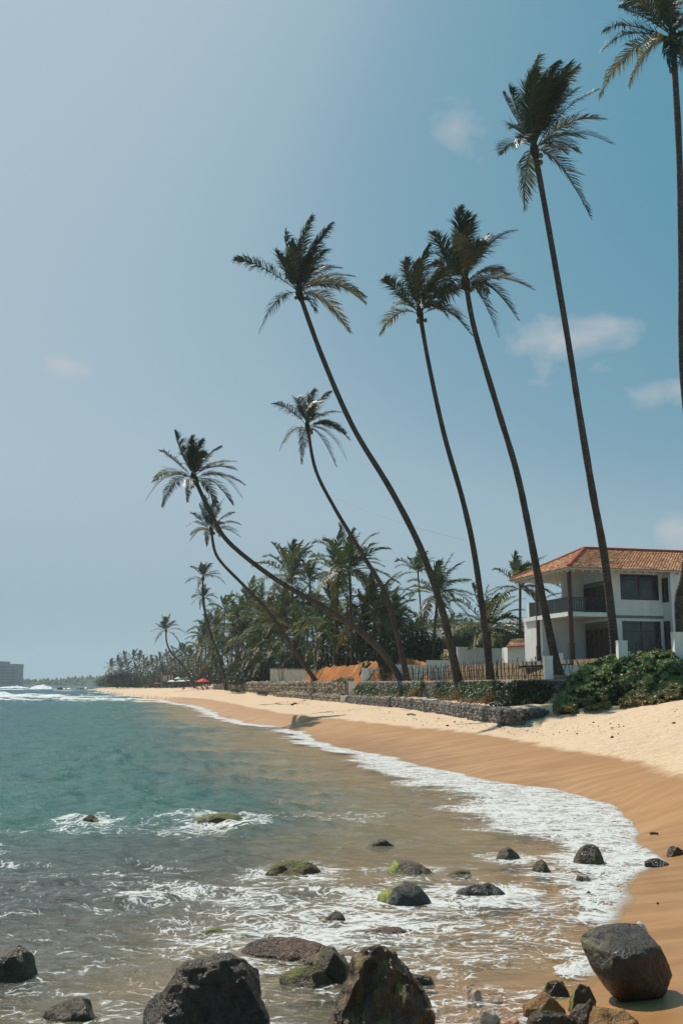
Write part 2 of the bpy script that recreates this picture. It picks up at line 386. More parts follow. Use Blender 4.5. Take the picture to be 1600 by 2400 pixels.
# rocks: name, label, left px, right px, top px, base px, base height, style, seed, moss
ROCKS = [
 ('boulder', 'large smooth wet brown boulder resting on the wet sand, lower right', 1376, 1592, 2182, 2352, 0.17, 'boulder', 3, 0.35),
 ('rock', 'big dark jagged rock at the bottom of the picture, shaded side towards us', 318, 628, 2262, 2530, -0.05, 'jagged', 11, 0.0),
 ('rock', 'striated brown and ochre rock with deep ridges at the bottom centre', 768, 1022, 2248, 2510, -0.02, 'striated', 7, 0.2),
 ('rock', 'dark mossy rock cut by the left edge, low in the picture', -70, 82, 2218, 2345, -0.1, 'round', 21, 0.25),
 ('rock', 'blocky dark green rock just behind the striated rock', 728, 824, 2224, 2322, -0.05, 'block', 31, 0.3),
 ('rock', 'small ochre weed covered ledge leaning on the blocky green rock', 650, 782, 2264, 2334, -0.03, 'rough', 33, 0.6),
 ('rock', 'low wet brown ledge between the long slab and the striated rock', 690, 842, 2232, 2300, -0.04, 'rough', 34, 0.3),
 ('rock', 'brown wet hump in front of the blocky green rock', 800, 880, 2280, 2345, -0.04, 'rough', 36, 0.3),
 ('rock', 'small knobbly rock wedged above the striated rock', 812, 862, 2240, 2290, 0.0, 'rough', 35, 0.1),
 ('rock', 'long low brown slab awash behind the blocky rock', 556, 800, 2198, 2272, -0.06, 'slab', 37, 0.1),
 ('rock', 'flat ochre rock in the shallows beside the striated rock', 925, 1034, 2284, 2326, -0.04, 'slab', 39, 0.3),
 ('rock', 'glossy black rock with bright green weed on its left flank', 876, 1018, 2068, 2150, -0.12, 'round', 41, 1.0),
 ('rock', 'brown angular rock with a lime green end behind the black rock', 908, 1022, 2018, 2072, -0.12, 'block', 43, 0.9),
 ('rock', 'flat dark rock shaped like a whale back in the wash', 1066, 1198, 2070, 2126, -0.12, 'slab', 45, 0.1),
 ('rock', 'domed dark olive rock standing in the foam, leftmost of three', 1162, 1226, 1988, 2030, -0.08, 'dome', 47, 0.3),
 ('rock', 'small pointed olive rock, middle of the three in the foam', 1245, 1308, 2015, 2062, -0.08, 'peak', 49, 0.3),
 ('rock', 'broad olive domed rock, rightmost of the three in the foam', 1346, 1426, 1980, 2036, -0.05, 'dome', 51, 0.35),
 ('rock', 'greenish rock almost under water between the black and flat rocks', 1040, 1125, 2040, 2078, -0.16, 'slab', 53, 0.6),
 ('rock', 'small brown stone in the swash below the olive rocks', 1348, 1392, 2052, 2078, -0.05, 'rough', 55, 0.0),
 ('rock', 'tiny brown stone at the waterline below the swash stone', 1368, 1392, 2088, 2102, 0.02, 'rough', 56, 0.0),
 ('rock', 'submerged rock overgrown with green and rust weed, mid water', 612, 756, 2018, 2076, -0.13, 'slab', 57, 1.0),
 ('rock', 'small mossy rock alone in the green water, far left', 172, 238, 1908, 1940, -0.1, 'rough', 59, 0.9),
 ('rock', 'long low mossy rock in the green water, a wave washing over it', 405, 582, 1904, 1950, -0.1, 'slab', 61, 0.7),
 ('rock', 'rusty brown rock in the spray left of the flat slab', 746, 822, 2136, 2186, -0.1, 'round', 63, 0.1),
 ('rock', 'flat reddish slab rock below the glossy black rock', 818, 972, 2174, 2216, -0.1, 'slab', 65, 0.1),
 ('rock', 'small green tufted rock at the end of the brown slab', 566, 626, 2182, 2216, -0.1, 'rough', 67, 1.0),
 ('rock', 'brown submerged rock with green rim, left of the tufted rock', 420, 545, 2186, 2226, -0.16, 'slab', 69, 0.5),
 ('rock', 'faint brown rock awash at the edge of the sandy shallows', 858, 926, 1966, 1998, -0.06, 'slab', 71, 0.3),
 ('rock', 'dark flat stone tilted on the wet sand at the swash edge', 1514, 1582, 2012, 2032, 0.2, 'slab', 73, 0.0),
 ('rock', 'reddish brown stone at the right edge on the wet sand', 1562, 1606, 1984, 2006, 0.3, 'rough', 75, 0.0),
 ('rock', 'small chalk white stone behind the large boulder', 1484, 1522, 2160, 2190, 0.26, 'white', 77, 0.0),
 ('rock', 'dark brown rock at the back of the ochre rock cluster', 1272, 1344, 2298, 2340, 0.1, 'block', 81, 0.1),
 ('rock', 'squarish dark rock at the right of the ochre rock cluster', 1334, 1404, 2308, 2378, 0.1, 'block', 83, 0.1),
 ('rock', 'rust and ochre crusted rock in the middle of the cluster', 1226, 1340, 2322, 2388, 0.05, 'ochre', 85, 0.2),
 ('rock', 'rounded dark rock at the front of the ochre cluster', 1336, 1424, 2338, 2410, 0.1, 'rough', 87, 0.1),
 ('rock', 'low dark wet rock below the ochre cluster, bottom edge', 1238, 1370, 2366, 2425, 0.0, 'slab', 89, 0.0),
 ('rock', 'low yellowish sandstone rock at the bottom under the boulder', 1385, 1514, 2362, 2425, 0.1, 'ochre', 91, 0.1),
 ('rock', 'black capped white stone with rust stains near the cluster', 1080, 1138, 2314, 2352, 0.0, 'pied', 93, 0.0),
 ('rock', 'white and rust flat stone at the bottom edge of the picture', 1098, 1232, 2362, 2415, 0.0, 'pied', 95, 0.0),
 ('rock', 'small rust tipped white stone right of the black capped one', 1140, 1180, 2336, 2358, 0.02, 'pied', 97, 0.0),
 ('rock', 'brown rock hump under the striated rock, bottom edge', 930, 1020, 2376, 2430, 0.0, 'round', 99, 0.1),
 ('rock', 'weedy brown rock under thin water at bottom left', 60, 250, 2345, 2440, -0.14, 'slab', 101, 0.2),
]
def rock_place(r):
    _, _, u0, u1, vt, vb, zb, st, sd, ms = r
    c = at_z((u0 + u1) / 2, vb, zb)
    if zb > 0.005:
        for _ in range(5): zb = ground_h(c.x, c.y); c = at_z((u0 + u1) / 2, vb, zb)
    s = px_size(c); w = (u1 - u0) * s
    return c, s, w, (vb - vt) * s
def _rxy(): return [(rock_place(r)[0].x, rock_place(r)[0].y + rock_place(r)[2] * .3, rock_place(r)[2]) for r in ROCKS if r[8] != 71]

def terrain_z(x, y):
    ds, _ = poly_dist(SHORE, x, y); dw, _ = poly_dist(WET, x, y); dt, zb = poly_dist(TOE, x, y); du, _ = poly_dist(UPPER + UPPER_FAR, x, y)
    land = in_poly(SHORE_POLY, x, y); wet_in = in_poly(WET_POLY, x, y); toe_in = in_poly(TOE_POLY, x, y); up_in = in_poly(UPPER_POLY, x, y)
    scal = (fbm(x * 0.55, y * 0.55, 5, 3) - 0.5) * np.clip(0.5 + y * 0.012, 0.5, 2.5)     # scalloped swash edge
    d = np.where(land, ds, -ds) + scal
    # sea bed
    off = np.clip(-d, 0, None)
    zs = -(off * 0.058 + 0.0042 * off ** 2); zs = np.maximum(zs, -3.0 - 0.002 * off)
    zs = np.maximum(zs, -4.5)
    zs = zs + (fbm(x * 0.35, y * 0.35, 31, 4) - 0.5) * 0.28 * sstep(0.5, 4, off)
    near_rock = sstep(15, 8, y) * sstep(3.0, -1.0, x)
    zs = zs + near_rock * (fbm(x * 1.4, y * 1.4, 77, 4) - 0.55) * 0.35 * sstep(0.2, 2.5, off)
    # beach face, dry beach
    dpos = np.clip(d, 0, None)
    z1 = 0.72 * dpos / (dpos + dw + 1e-6)
    z2 = 0.72 + (zb - 0.72) * dw / (dw + dt + 1e-6)
    z = np.where(d < 0, zs, np.where(wet_in & land, z2, z1))
    z = np.where((d < 0) & wet_in, z2, z)
    # behind the walls
    gab = (y > 46.5) & (y < 175)
    zin_g = np.where(dt < 0.35, zb, 1.80)
    zin_g = np.where(up_in, np.where(du < 0.4, 1.9, 3.05), zin_g + 0.2 * sstep(0.3, 2.5, dt))
    zin_r = zb + (3.05 - zb) * sstep(0, np.where(y > 175, 12.0, 6.5), dt)
    z = np.where(toe_in, np.where(gab, zin_g, zin_r), z)
    # raised ground of the house
    hx, hy = x - HOUSE_O.x, y - HOUSE_O.y
    e1 = hx * HE1.x + hy * HE1.y; e2 = hx * HE2.x + hy * HE2.y
    z = np.where((e1 > -0.1) & (e2 > -3.3) & (e2 < 22) & toe_in, 4.46, z)
    # unevenness of dry sand
    dry = wet_in & ~up_in
    z = z + np.where(dry, (fbm(x * 0.7, y * 0.5, 3, 4) - 0.5) * 0.16 * np.clip(dw / 2.0, 0, 1) + (fbm(x * 2.6, y * 2.2, 13, 3) - 0.5) * 0.07 * np.clip(dw / 3.0, 0, 1), 0)
    z = z + np.where((~wet_in) & (d > 0), (fbm(x * 0.25, y * 0.25, 23, 3) - 0.5) * 0.08 * np.clip(d, 0, 1), 0)
    return z, d, np.where(wet_in, dw, -dw), near_rock, land

def ground_h(x, y):
    return float(terrain_z(np.array([float(x)]), np.array([float(y)]))[0][0])
ROCK_XY = _rxy()

def polar_grid(r0, r1, ratio, fine, a0, a1, fa0, fa1, coarse):
    A = list(np.arange(a0, fa0, coarse)) + list(np.arange(fa0, fa1, fine)) + list(np.arange(fa1, a1 + 1e-6, coarse))
    A = np.radians(np.array(A)); n = int(math.log(r1 / r0) / math.log(ratio)) + 1
    R = r0 * ratio ** np.arange(n + 1)
    rr, aa = np.meshgrid(R, A, indexing='ij')
    return rr * np.sin(aa), rr * np.cos(aa), rr
def grid_faces(nr, nc):
    i = np.arange(nr - 1)[:, None] * nc + np.arange(nc - 1)[None, :]
    return np.stack([i, i + 1, i + nc + 1, i + nc], -1).reshape(-1, 4)[:, ::-1]
def compact(V, Fc, *attrs):
    used = np.unique(Fc); mp = np.full(len(V), -1, dtype=np.int64); mp[used] = np.arange(len(used))
    return (V[used], mp[Fc]) + tuple(a[used] for a in attrs)

# ---- sand, sea bed and inland ground: one sheet
def mat_sand():
    M = Mat('beach_sand')
    v = M.pos(); wetd = M.attr('wetd'); rk = M.attr('rocky'); inl = M.attr('inland'); bed = M.attr('bed')
    n1 = M.noise(v, 0.5, 5, 0.6); n2 = M.noise(v, 6.0, 5, 0.65); n3 = M.noise(v, 90.0, 3, 0.6)
    flow = M.noise(M.pos((0.55, 2.6, 1), (0, 0, rad(20))), 0.8, 5, 0.6, 0.4)
    edge = M.math('ADD', wetd, M.math('MULTIPLY', M.math('SUBTRACT', n1, 0.5), 1.6))
    dryf = M.sst(edge, -0.25, 0.30)
    dry = M.mix(M.sst(n2, 0.3, 0.7), (0.53, 0.385, 0.255), (0.62, 0.47, 0.325))
    dry = M.mix(M.math('MULTIPLY', M.sst(n1, 0.55, 0.75), 0.35), dry, (0.45, 0.285, 0.16))
    wet = M.mix(M.sst(flow, 0.35, 0.68), (0.30, 0.150, 0.056), (0.41, 0.225, 0.098))
    wet = M.mix(M.math('MULTIPLY', M.sst(n2, 0.5, 0.8), 0.3), wet, (0.44, 0.245, 0.11))
    # darkest just below the damp line, paler towards the swash
    band = M.math('MULTIPLY', M.sst(edge, -2.6, -0.2), 0.55)
    wet = M.mix(band, wet, (0.31, 0.152, 0.055))
    c = M.mix(dryf, wet, dry)
    grain = M.math('MULTIPLY', M.sst(n3, 0.56, 0.8), 0.28)
    c = M.mix(grain, c, (0.26, 0.15, 0.08))
    stone = M.mix(M.sst(M.noise(v, 3.2, 6, 0.65), 0.35, 0.65), (0.030, 0.024, 0.016), (0.10, 0.072, 0.038))
    c = M.mix(M.math('MULTIPLY', M.sst(M.math('ADD', rk, M.math('MULTIPLY', n1, 0.5)), 0.55, 0.95), 0.92), c, stone)
    # patches of weed-dark bottom offshore
    wd = M.math('MULTIPLY', M.sst(M.math('ADD', M.math('MULTIPLY', bed, 0.12), M.noise(v, 0.28, 4, 0.6)), 0.64, 0.9), 0.5)
    c = M.mix(wd, c, (0.05, 0.055, 0.032))
    soil = M.mix(M.sst(n2, 0.35, 0.65), (0.11, 0.085, 0.05), (0.22, 0.15, 0.085))
    c = M.mix(inl, c, soil)
    rough = M.mix(dryf, M.mix(M.sst(edge, -5, -1), (0.28, 0.28, 0.28), (0.55, 0.55, 0.55)), (0.95, 0.95, 0.95))
    h = M.math('ADD', M.math('MULTIPLY', n2, M.math('ADD', 0.12, M.math('MULTIPLY', dryf, 0.9))), M.math('MULTIPLY', n3, 0.12))
    dim = M.math('MULTIPLY', M.sst(M.noise(v, 2.6, 3, 0.5), 0.34, 0.52), M.math('MULTIPLY', dryf, 0.9))
    h = M.math('ADD', M.math('ADD', h, dim), M.math('MULTIPLY', flow, 0.25))
    p = M.pbr(c, rough, 0.25, M.bump(h, 0.7, 0.07))
    return M.done(p)

X, Y, RR = polar_grid(2.4, 2600, 1.0085, 0.2, -64, 62, -25, 25, 2.0)
shape = X.shape
Z, DS, DW, ROCKY, LAND = terrain_z(X.ravel(), Y.ravel())
V = np.stack([X.ravel(), Y.ravel(), Z], -1); Fc = grid_faces(*shape)
inl = in_poly(UPPER_POLY, X.ravel(), Y.ravel()).astype(float) * sstep(0.6, 1.6, poly_dist(UPPER + UPPER_FAR, X.ravel(), Y.ravel())[0])
inl = np.maximum(inl, in_poly(TOE_POLY, X.ravel(), Y.ravel()) * (Y.ravel() > 200) * sstep(3, 10, poly_dist(TOE, X.ravel(), Y.ravel())[0]))
keep = (Z[Fc].max(1) > -4.4) & (RR.ravel()[Fc].max(1) < 1300)
# the beach right under the viewer
V2, F2, a1, a2, a3, a4 = compact(V, Fc[keep], DW, ROCKY, inl, np.clip(-DS, 0, 40) / 10)
me = mesh_np('beach', V2, F2, True)
set_attr(me, 'wetd', a1); set_attr(me, 'rocky', a2); set_attr(me, 'inland', a3); set_attr(me, 'bed', a4)
tag(obj('beach', me, mat_sand()), kind='structure')

# ---- the sea
def water_shape():
    x, y = X.ravel(), Y.ravel(); r = RR.ravel()
    depth0 = np.clip(-Z, 0, 6)
    amp = sstep(0.02, 0.7, depth0)
    near = sstep(26, 12, y)
    # swell lines run parallel to the beach, chop in between
    w = (fbm(x * 0.22 + y * 0.05, y * 0.62 + x * 0.1, 41, 4) - 0.5) * 0.30
    rid = 1 - np.abs(2 * fbm(x * 0.75, y * 1.5, 47, 3) - 1)
    w += (rid - 0.6) * (0.13 + 0.14 * sstep(18, 30, r))
    w += (fbm(x * 2.3, y * 3.4, 53, 3) - 0.5) * 0.15 * sstep(70, 20, r)
    w += near * (fbm(x * 1.0, y * 1.5, 57, 4) - 0.5) * 0.34
    w += sstep(40, 120, r) * (fbm(x * 0.10, y * 0.30, 59, 3) - 0.5) * 0.35
    z = w * amp * (0.8 + 0.75 * sstep(14, 40, r))
    # foamy tongue that climbs a little on the sand
    z = z + 0.02
    depth = z - Z
    # foam density
    off = np.clip(-DS, 0, None)
    wband = np.interp(y, [8, 14, 17, 24, 31, 37, 45, 60, 100, 200, 500], [0.05, 0.1, 1.2, 3.6, 3.0, 1.9, 1.5, 1.3, 1.5, 2.5, 4])
    band = sstep(wband * 1.45, wband * 0.75, off + (fbm(x * 0.5, y * 0.8, 83, 3) - .5) * 2.2)
    f = 0.765 * band
    f = np.maximum(f, 0.36 * sstep(wband * 2.6, wband, off) * sstep(60, 25, y))
    patch = fbm(x * 0.42, y * 0.6, 61, 4)
    f = np.maximum(f, sstep(21, 14, y) * (0.31 + 0.09 * sstep(1, -3, x) + 0.28 * sstep(0.36, 0.66, patch)))
    patch2 = fbm(x * 0.25, y * 0.5, 67, 4)
    f = np.maximum(f, sstep(33, 20, y) * (0.19 + 0.34 * sstep(0.45, 0.70, patch2)))
    f = np.maximum(f, sstep(60, 30, y) * 0.28 * sstep(0.56, 0.75, patch2))
    for (rx, ry, rw) in ROCK_XY:
        dd = np.hypot(x - rx, y - ry) / (rw * 0.5 + 0.25)
        f = np.maximum(f, 0.66 * np.exp(-np.clip(dd - 0.9, 0, None) ** 2 / 0.8) * (0.45 + 0.9 * patch))
    # long drifting streaks of whitewater out in the bay
    st = fbm(x * 0.018 + 3, y * 0.10, 71, 4)
    zone = sstep(125, 175, y) * sstep(420, 300, y)
    f = np.maximum(f, zone * (0.18 + 0.62 * sstep(0.42, 0.66, st)))
    f = np.maximum(f, sstep(80, 130, y) * sstep(500, 300, y) * 0.30 * sstep(0.52, 0.7, fbm(x * 0.03, y * 0.15, 73, 4)))
    f = np.maximum(f, sstep(250, 300, y) * sstep(760, 500, y) * 0.75 * sstep(0.56, 0.68, fbm(x * 0.012, y * 0.035, 79, 3)))
    return z, depth, np.clip(f, 0, 1)
WZ, WDEPTH, WFOAM = water_shape()

def mat_water():
    M = Mat('sea_water')
    dep = M.attr('depth'); foam = M.attr('foam'); v = M.pos(); sp = M.n('SeparateXYZ'); M.l(v, sp.inputs[0])
    d = M.math('MAXIMUM', dep, 0.0)
    # colour of the water itself: sandy where it is shallow and stirred, green, then blue-grey over deep bottom
    turb = M.noise(M.pos((0.5, 1, 1)), 0.5, 4, 0.6)
    dn = M.math('ADD', d, M.math('MULTIPLY', M.math('SUBTRACT', turb, 0.5), M.math('MINIMUM', d, 0.9)))
    c = M.mix(M.sst(dn, 0.2, 0.95), (0.245, 0.195, 0.092), (0.075, 0.092, 0.062))
    c = M.mix(M.sst(dn, 0.4, 1.3), c, (0.016, 0.090, 0.074))
    c = M.mix(M.math('MULTIPLY', M.attr('murk'), M.sst(dn, 0.1, 0.6)), c, M.mix(turb, (0.022, 0.029, 0.023), (0.066, 0.068, 0.050)))
    c = M.mix(M.sst(dn, 1.6, 3.4), c, (0.016, 0.068, 0.084))
    opac = M.math('SUBTRACT', 1.0, M.math('POWER', 2.718, M.math('MULTIPLY', d, -1.7)))
    # relief
    g1 = M.noise(M.pos((0.8, 1.9, 1), (0, 0, rad(12))), 1.5, 4, 0.55, 0.6)
    g2 = M.noise(M.pos((0.8, 1.7, 1), (0, 0, rad(-18))), 5.5, 4, 0.6, 0.5)
    g3 = M.noise(M.pos((1, 1.5, 1)), 21.0, 3, 0.6)
    h = M.math('ADD', M.math('MULTIPLY', g1, 1.0), M.math('ADD', M.math('MULTIPLY', g2, 0.42), M.math('MULTIPLY', g3, 0.12)))
    nrm = M.bump(h, 0.9, 0.19)
    body_d = M.n('BsdfDiffuse'); M.l(c, body_d.inputs['Color'])
    tr = M.n('BsdfTransparent'); tr.inputs['Color'].default_value = (0.93, 0.96, 0.94, 1)
    body = M.n('MixShader'); M.l(opac, body.inputs[0]); M.l(tr.outputs[0], body.inputs[1]); M.l(body_d.outputs[0], body.inputs[2])
    gl = M.n('BsdfGlossy'); gl.inputs['Roughness'].default_value = 0.05; gl.inputs['Color'].default_value = (1, 1, 1, 1); M.l(nrm, gl.inputs['Normal'])
    fr = M.n('Fresnel'); fr.inputs['IOR'].default_value = 1.33; M.l(nrm, fr.inputs['Normal'])
    surf = M.n('MixShader'); M.l(M.math('MULTIPLY', fr.outputs[0], M.math('MULTIPLY', M.sst(d, 0.0, 0.06), 0.24)), surf.inputs[0]); M.l(body.outputs[0], surf.inputs[1]); M.l(gl.outputs[0], surf.inputs[2])
    # foam: lace of cells torn by noise, thresholded by how much foam floats there
    wn = M.n('TexNoise'); wn.inputs['Scale'].default_value = 0.9; wn.inputs['Detail'].default_value = 4; M.l(v, wn.inputs['Vector'])
    off = M.n('VectorMath'); off.operation = 'SCALE'; off.inputs['Scale'].default_value = 1.5; M.l(wn.outputs['Color'], off.inputs[0])
    vv = M.n('VectorMath'); vv.operation = 'ADD'; M.l(M.pos((0.62, 1.0, 0.0), (0, 0, rad(8))), vv.inputs[0]); M.l(off.outputs[0], vv.inputs[1])
    def cells(scale):
        vo = M.n('TexVoronoi'); vo.feature = 'DISTANCE_TO_EDGE'; vo.voronoi_dimensions = '2D'; vo.inputs['Scale'].default_value = scale; M.l(vv.outputs[0], vo.inputs['Vector']); return vo.outputs['Distance']
    l1 = M.math('SUBTRACT', 1.0, M.sst(cells(1.6), 0.0, 0.26)); l2 = M.math('SUBTRACT', 1.0, M.sst(cells(4.6), 0.0, 0.24)); l3 = M.math('SUBTRACT', 1.0, M.sst(cells(13.0), 0.0, 0.30))
    big = M.noise(M.pos((0.8, 1.5, 1)), 1.1, 6, 0.62, 0.5); fine = M.noise(M.pos((1, 1.5, 1)), 7.0, 6, 0.72, 0.3)
    pat = M.math('ADD', M.math('MULTIPLY', l1, 0.10), M.math('ADD', M.math('MULTIPLY', l2, 0.15), M.math('MULTIPLY', l3, 0.17)))
    pat = M.math('ADD', pat, M.math('ADD', M.math('MULTIPLY', big, 0.42), M.math('MULTIPLY', fine, 0.44)))
    thr = M.math('SUBTRACT', 1.02, M.math('MULTIPLY', foam, 0.78))
    ff = M.sst(M.math('SUBTRACT', pat, thr), 0.01, 0.21)
    ff = M.math('MULTIPLY', ff, M.sst(dep, -0.005, 0.03))
    fd = M.pbr(M.mix(fine, (0.56, 0.57, 0.56), (0.74, 0.74, 0.72)), 0.65, 0.2, M.bump(M.math('ADD', pat, fine), 0.7, 0.05))
    fin = M.n('MixShader'); M.l(M.math('MULTIPLY', ff, 0.93), fin.inputs[0]); M.l(surf.outputs[0], fin.inputs[1]); M.l(fd, fin.inputs[2])
    return M.done(fin.outputs[0])
M_WATER = mat_water()
W = np.stack([X.ravel(), Y.ravel(), WZ], -1)
keepw = (WDEPTH[Fc].max(1) > -0.02) & (DS[Fc].min(1) < 1.2)
W2, F2, w1, w2 = compact(W, Fc[keepw], WDEPTH, WFOAM)
me = mesh_np('sea', W2, F2, True); set_attr(me, 'depth', w1); set_attr(me, 'foam', w2); wr = np.hypot(W2[:, 0] + 2.5, W2[:, 1]); set_attr(me, 'murk', 0.9 * sstep(1.5, -3.0, W2[:, 0] + (fbm(W2[:, 0] * .3, W2[:, 1] * .3, 98, 3) - .5) * 5) * sstep(25, 16, wr + (fbm(W2[:, 0] * .2, W2[:, 1] * .2, 99, 3) - .5) * 9))
tag(obj('sea', me, M_WATER), kind='structure')


# ---- breaking waves in the bay
def mat_surf():
    M = Mat('surf_foam'); v = M.pos(); n = M.noise(v, 0.9, 6, 0.65)
    c = M.mix(M.sst(n, 0.3, 0.65), (0.60, 0.64, 0.65), (0.86, 0.87, 0.87))
    return M.done(M.pbr(c, 0.7, 0.2, M.bump(n, 0.9, 0.6)))
M_SURF = mat_surf()
def breaker(name, u0, u1, Y0, hpx, seed, label=None):
    a = at_z(u0, 0, 0) if False else Vector((x_at(u0, Y0, 0), Y0, 0)); b = Vector((x_at(u1, Y0, 0), Y0, 0))
    h = hpx * px_size(a); nx, ny = 90, 16; Vv = []; Ff = []
    for i in range(nx + 1):
        t = i / nx; env = (math.sin(math.pi * min(1, max(0, t))) ** 0.35) if 0 < t < 1 else 0
        x = a.x + (b.x - a.x) * t
        env *= 0.55 + 0.75 * mnoise.fractal(Vector((x * 0.10, seed, 0)), 1.0, 2.0, 3) * 0.8 + 0.25
        for j in range(ny + 1):
            s = j / ny; prof = (s / 0.35) ** 1.3 if s < 0.35 else max(0, 1 - (s - 0.35) / 0.65) ** 1.1
            z = max(0, h * env * prof * (1 + 0.35 * mnoise.noise(Vector((x * 0.5, s * 5, seed)))))
            Vv.append((x, Y0 + (s - 0.4) * h * 4.2 + 0.9 * mnoise.noise(Vector((x * .3, seed, s))), z - 0.08))
    for i in range(nx):
        for j in range(ny):
            p = i * (ny + 1) + j; Ff.append((p, p + ny + 1, p + ny + 2, p + 1))
    return tag(obj(name, mesh_py(name, Vv, Ff, True), M_SURF), kind='structure')
breaker('breaking_wave', -120, 60, 232, 16, 1.3)
breaker('breaking_wave', 30, 156, 240, 11, 4.7)
breaker('breaking_wave', 72, 124, 560, 11, 8.1)
breaker('breaking_wave', -60, 70, 640, 7, 6.1)
breaker('breaking_wave', 232, 330, 330, 3, 2.1)

# ---- far side of the bay: wooded hills
def hills():
    M = Mat('wooded_hill'); n = M.noise(M.pos(), 0.05, 6, 0.7)
    m = M.done(M.pbr(M.mix(M.sst(n, 0.35, 0.65), (0.022, 0.042, 0.022), (0.06, 0.085, 0.04)), 0.95, 0.05))
    us = [-500, -200, 0, 45, 110, 170, 230, 300, 380, 470, 560, 640, 720, 900, 1200, 1700]
    hp = [9, 12, 10, 9, 11, 14, 17, 21, 25, 31, 34, 36, 36, 34, 30, 25]
    Y0 = 1420; nx, ny = 240, 16; Vv = []; Ff = []
    for i in range(nx + 1):
        u = -500 + 2200 * i / nx; h = np.interp(u, us, hp) * Y0 / F
        for j in range(ny + 1):
            s = j / ny; Yj = Y0 - 60 + s * 420
            pr = math.sin(min(1, s / 0.55) * math.pi / 2) ** 0.8 if s < .55 else 1 - (s - .55) * 1.5
            x = x_at(u, Yj, 0)
            z = -1 + (h + 1) * pr * (1 + 0.12 * mnoise.noise(Vector((x * .02, Yj * .02, 1))))
            Vv.append((x, Yj, z))
    for i in range(nx):
        for j in range(ny):
            p = i * (ny + 1) + j; Ff.append((p, p + ny + 1, p + ny + 2, p + 1))
    tag(obj('hills', mesh_py('hills', Vv, Ff, True), m), kind='structure')
    # tree mass on the hills: ragged low crowns
    rng = np.random.default_rng(5); pts = np.array(Vv); pick = pts[rng.integers(0, len(pts), 2600)]
    base = np.array([(0, 0, 1), (1, 0, 0), (-.5, .87, 0), (-.5, -.87, 0), (.6, .5, .7), (-.7, .1, .6)], dtype=float)
    fc = np.array([(0, 4, 5), (1, 2, 4), (2, 5, 4), (2, 3, 5), (3, 0, 5), (3, 1, 0), (1, 4, 0)])
    AV = []; AF = []
    for k, p in enumerate(pick):
        r = rng.uniform(2.0, 4.5); a = rng.uniform(0, 6.28); c, s = math.cos(a), math.sin(a)
        q = base * rng.uniform(0.7, 1.3, base.shape) * [r, r, r * rng.uniform(0.8, 1.6)]
        q = np.stack([q[:, 0] * c - q[:, 1] * s, q[:, 0] * s + q[:, 1] * c, q[:, 2]], -1) + p + [rng.uniform(-6, 6), rng.uniform(-6, 6), 0]
        AF.append(fc + len(AV) * 6); AV.append(q)
    me = mesh_np('hill_forest', np.concatenate(AV), np.concatenate(AF))
    tag(obj('hill_forest', me, m), 'dark wooded slopes across the bay', 'forest', kind='stuff')
hills()

# ================================================================ BUILT THINGS
M_WHITE = mat_plain('white_wall_paint', (0.80, 0.79, 0.75), 0.8, 0.2, 0.08, 1.2, 0.12, 20, stain=(0.52, 0.50, 0.44))
M_CREAM = mat_plain('cream_wall_paint', (0.80, 0.78, 0.70), 0.8, 0.2, 0.08, 1.0, 0.12, 20, stain=(0.58, 0.55, 0.44))
M_CONCRETE = mat_plain('weathered_concrete', (0.30, 0.27, 0.225), 0.9, 0.15, 0.35, 1.3, 0.4, 14, stain=(0.13, 0.115, 0.09))
M_COPING = mat_plain('concrete_coping', (0.40, 0.34, 0.26), 0.9, 0.15, 0.35, 2.0, 0.4, 14, stain=(0.2, 0.15, 0.1))
M_GREYBAND = mat_plain('grey_painted_band', (0.19, 0.195, 0.20), 0.6, 0.3, 0.12)
M_WOOD = mat_plain('dark_brown_wood', (0.085, 0.042, 0.024), 0.5, 0.4, 0.35, 5)
M_WOODRED = mat_plain('red_brown_door_wood', (0.13, 0.055, 0.027), 0.45, 0.4, 0.3, 5)
M_BLACKMETAL = mat_plain('black_railing', (0.014, 0.018, 0.022), 0.45, 0.5, 0.2)
M_SCREEN = mat_plain('charcoal_balcony_screen', (0.022, 0.034, 0.040), 0.7, 0.25, 0.25, 2.0, 0.3, 90)
M_CURTAIN = mat_plain('pale_curtain', (0.36, 0.40, 0.41), 0.9, 0.1, 0.18, 2)
M_RAFTER = mat_plain('white_rafter_wood', (0.62, 0.60, 0.55), 0.7, 0.2, 0.2, 4)
M_STICK = mat_plain('weathered_stick', (0.085, 0.062, 0.046), 0.9, 0.1, 0.5, 3)
M_STONE = None
def mat_stone(name, c1, c2, c3):
    M = Mat(name); v = M.pos(); r = M.attr('rnd'); n = M.noise(v, 7.0, 5, 0.65)
    c = M.mix(M.sst(n, 0.35, 0.65), c1, c2); c = M.mix(M.math('MULTIPLY', M.sst(r, 0.55, 1.0), 0.75), c, c3)
    return M.done(M.pbr(c, 0.85, 0.2, M.bump(M.noise(v, 25, 4), 0.5, 0.02)))
M_STONE = mat_stone('gabion_stone', (0.085, 0.082, 0.08), (0.17, 0.16, 0.15), (0.32, 0.29, 0.25))
M_STONE_TAN = mat_stone('wall_rubble_stone', (0.16, 0.13, 0.10), (0.24, 0.20, 0.15), (0.34, 0.28, 0.20))
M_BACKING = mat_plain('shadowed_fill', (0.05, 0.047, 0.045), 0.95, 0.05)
def mat_glass():
    M = Mat('window_glass'); n = M.noise(M.pos(), 0.8, 3)
    c = M.mix(M.sst(n, 0.4, 0.6), (0.030, 0.040, 0.044), (0.060, 0.075, 0.080))
    return M.done(M.pbr(c, 0.08, 0.5))
M_GLASS = mat_glass()
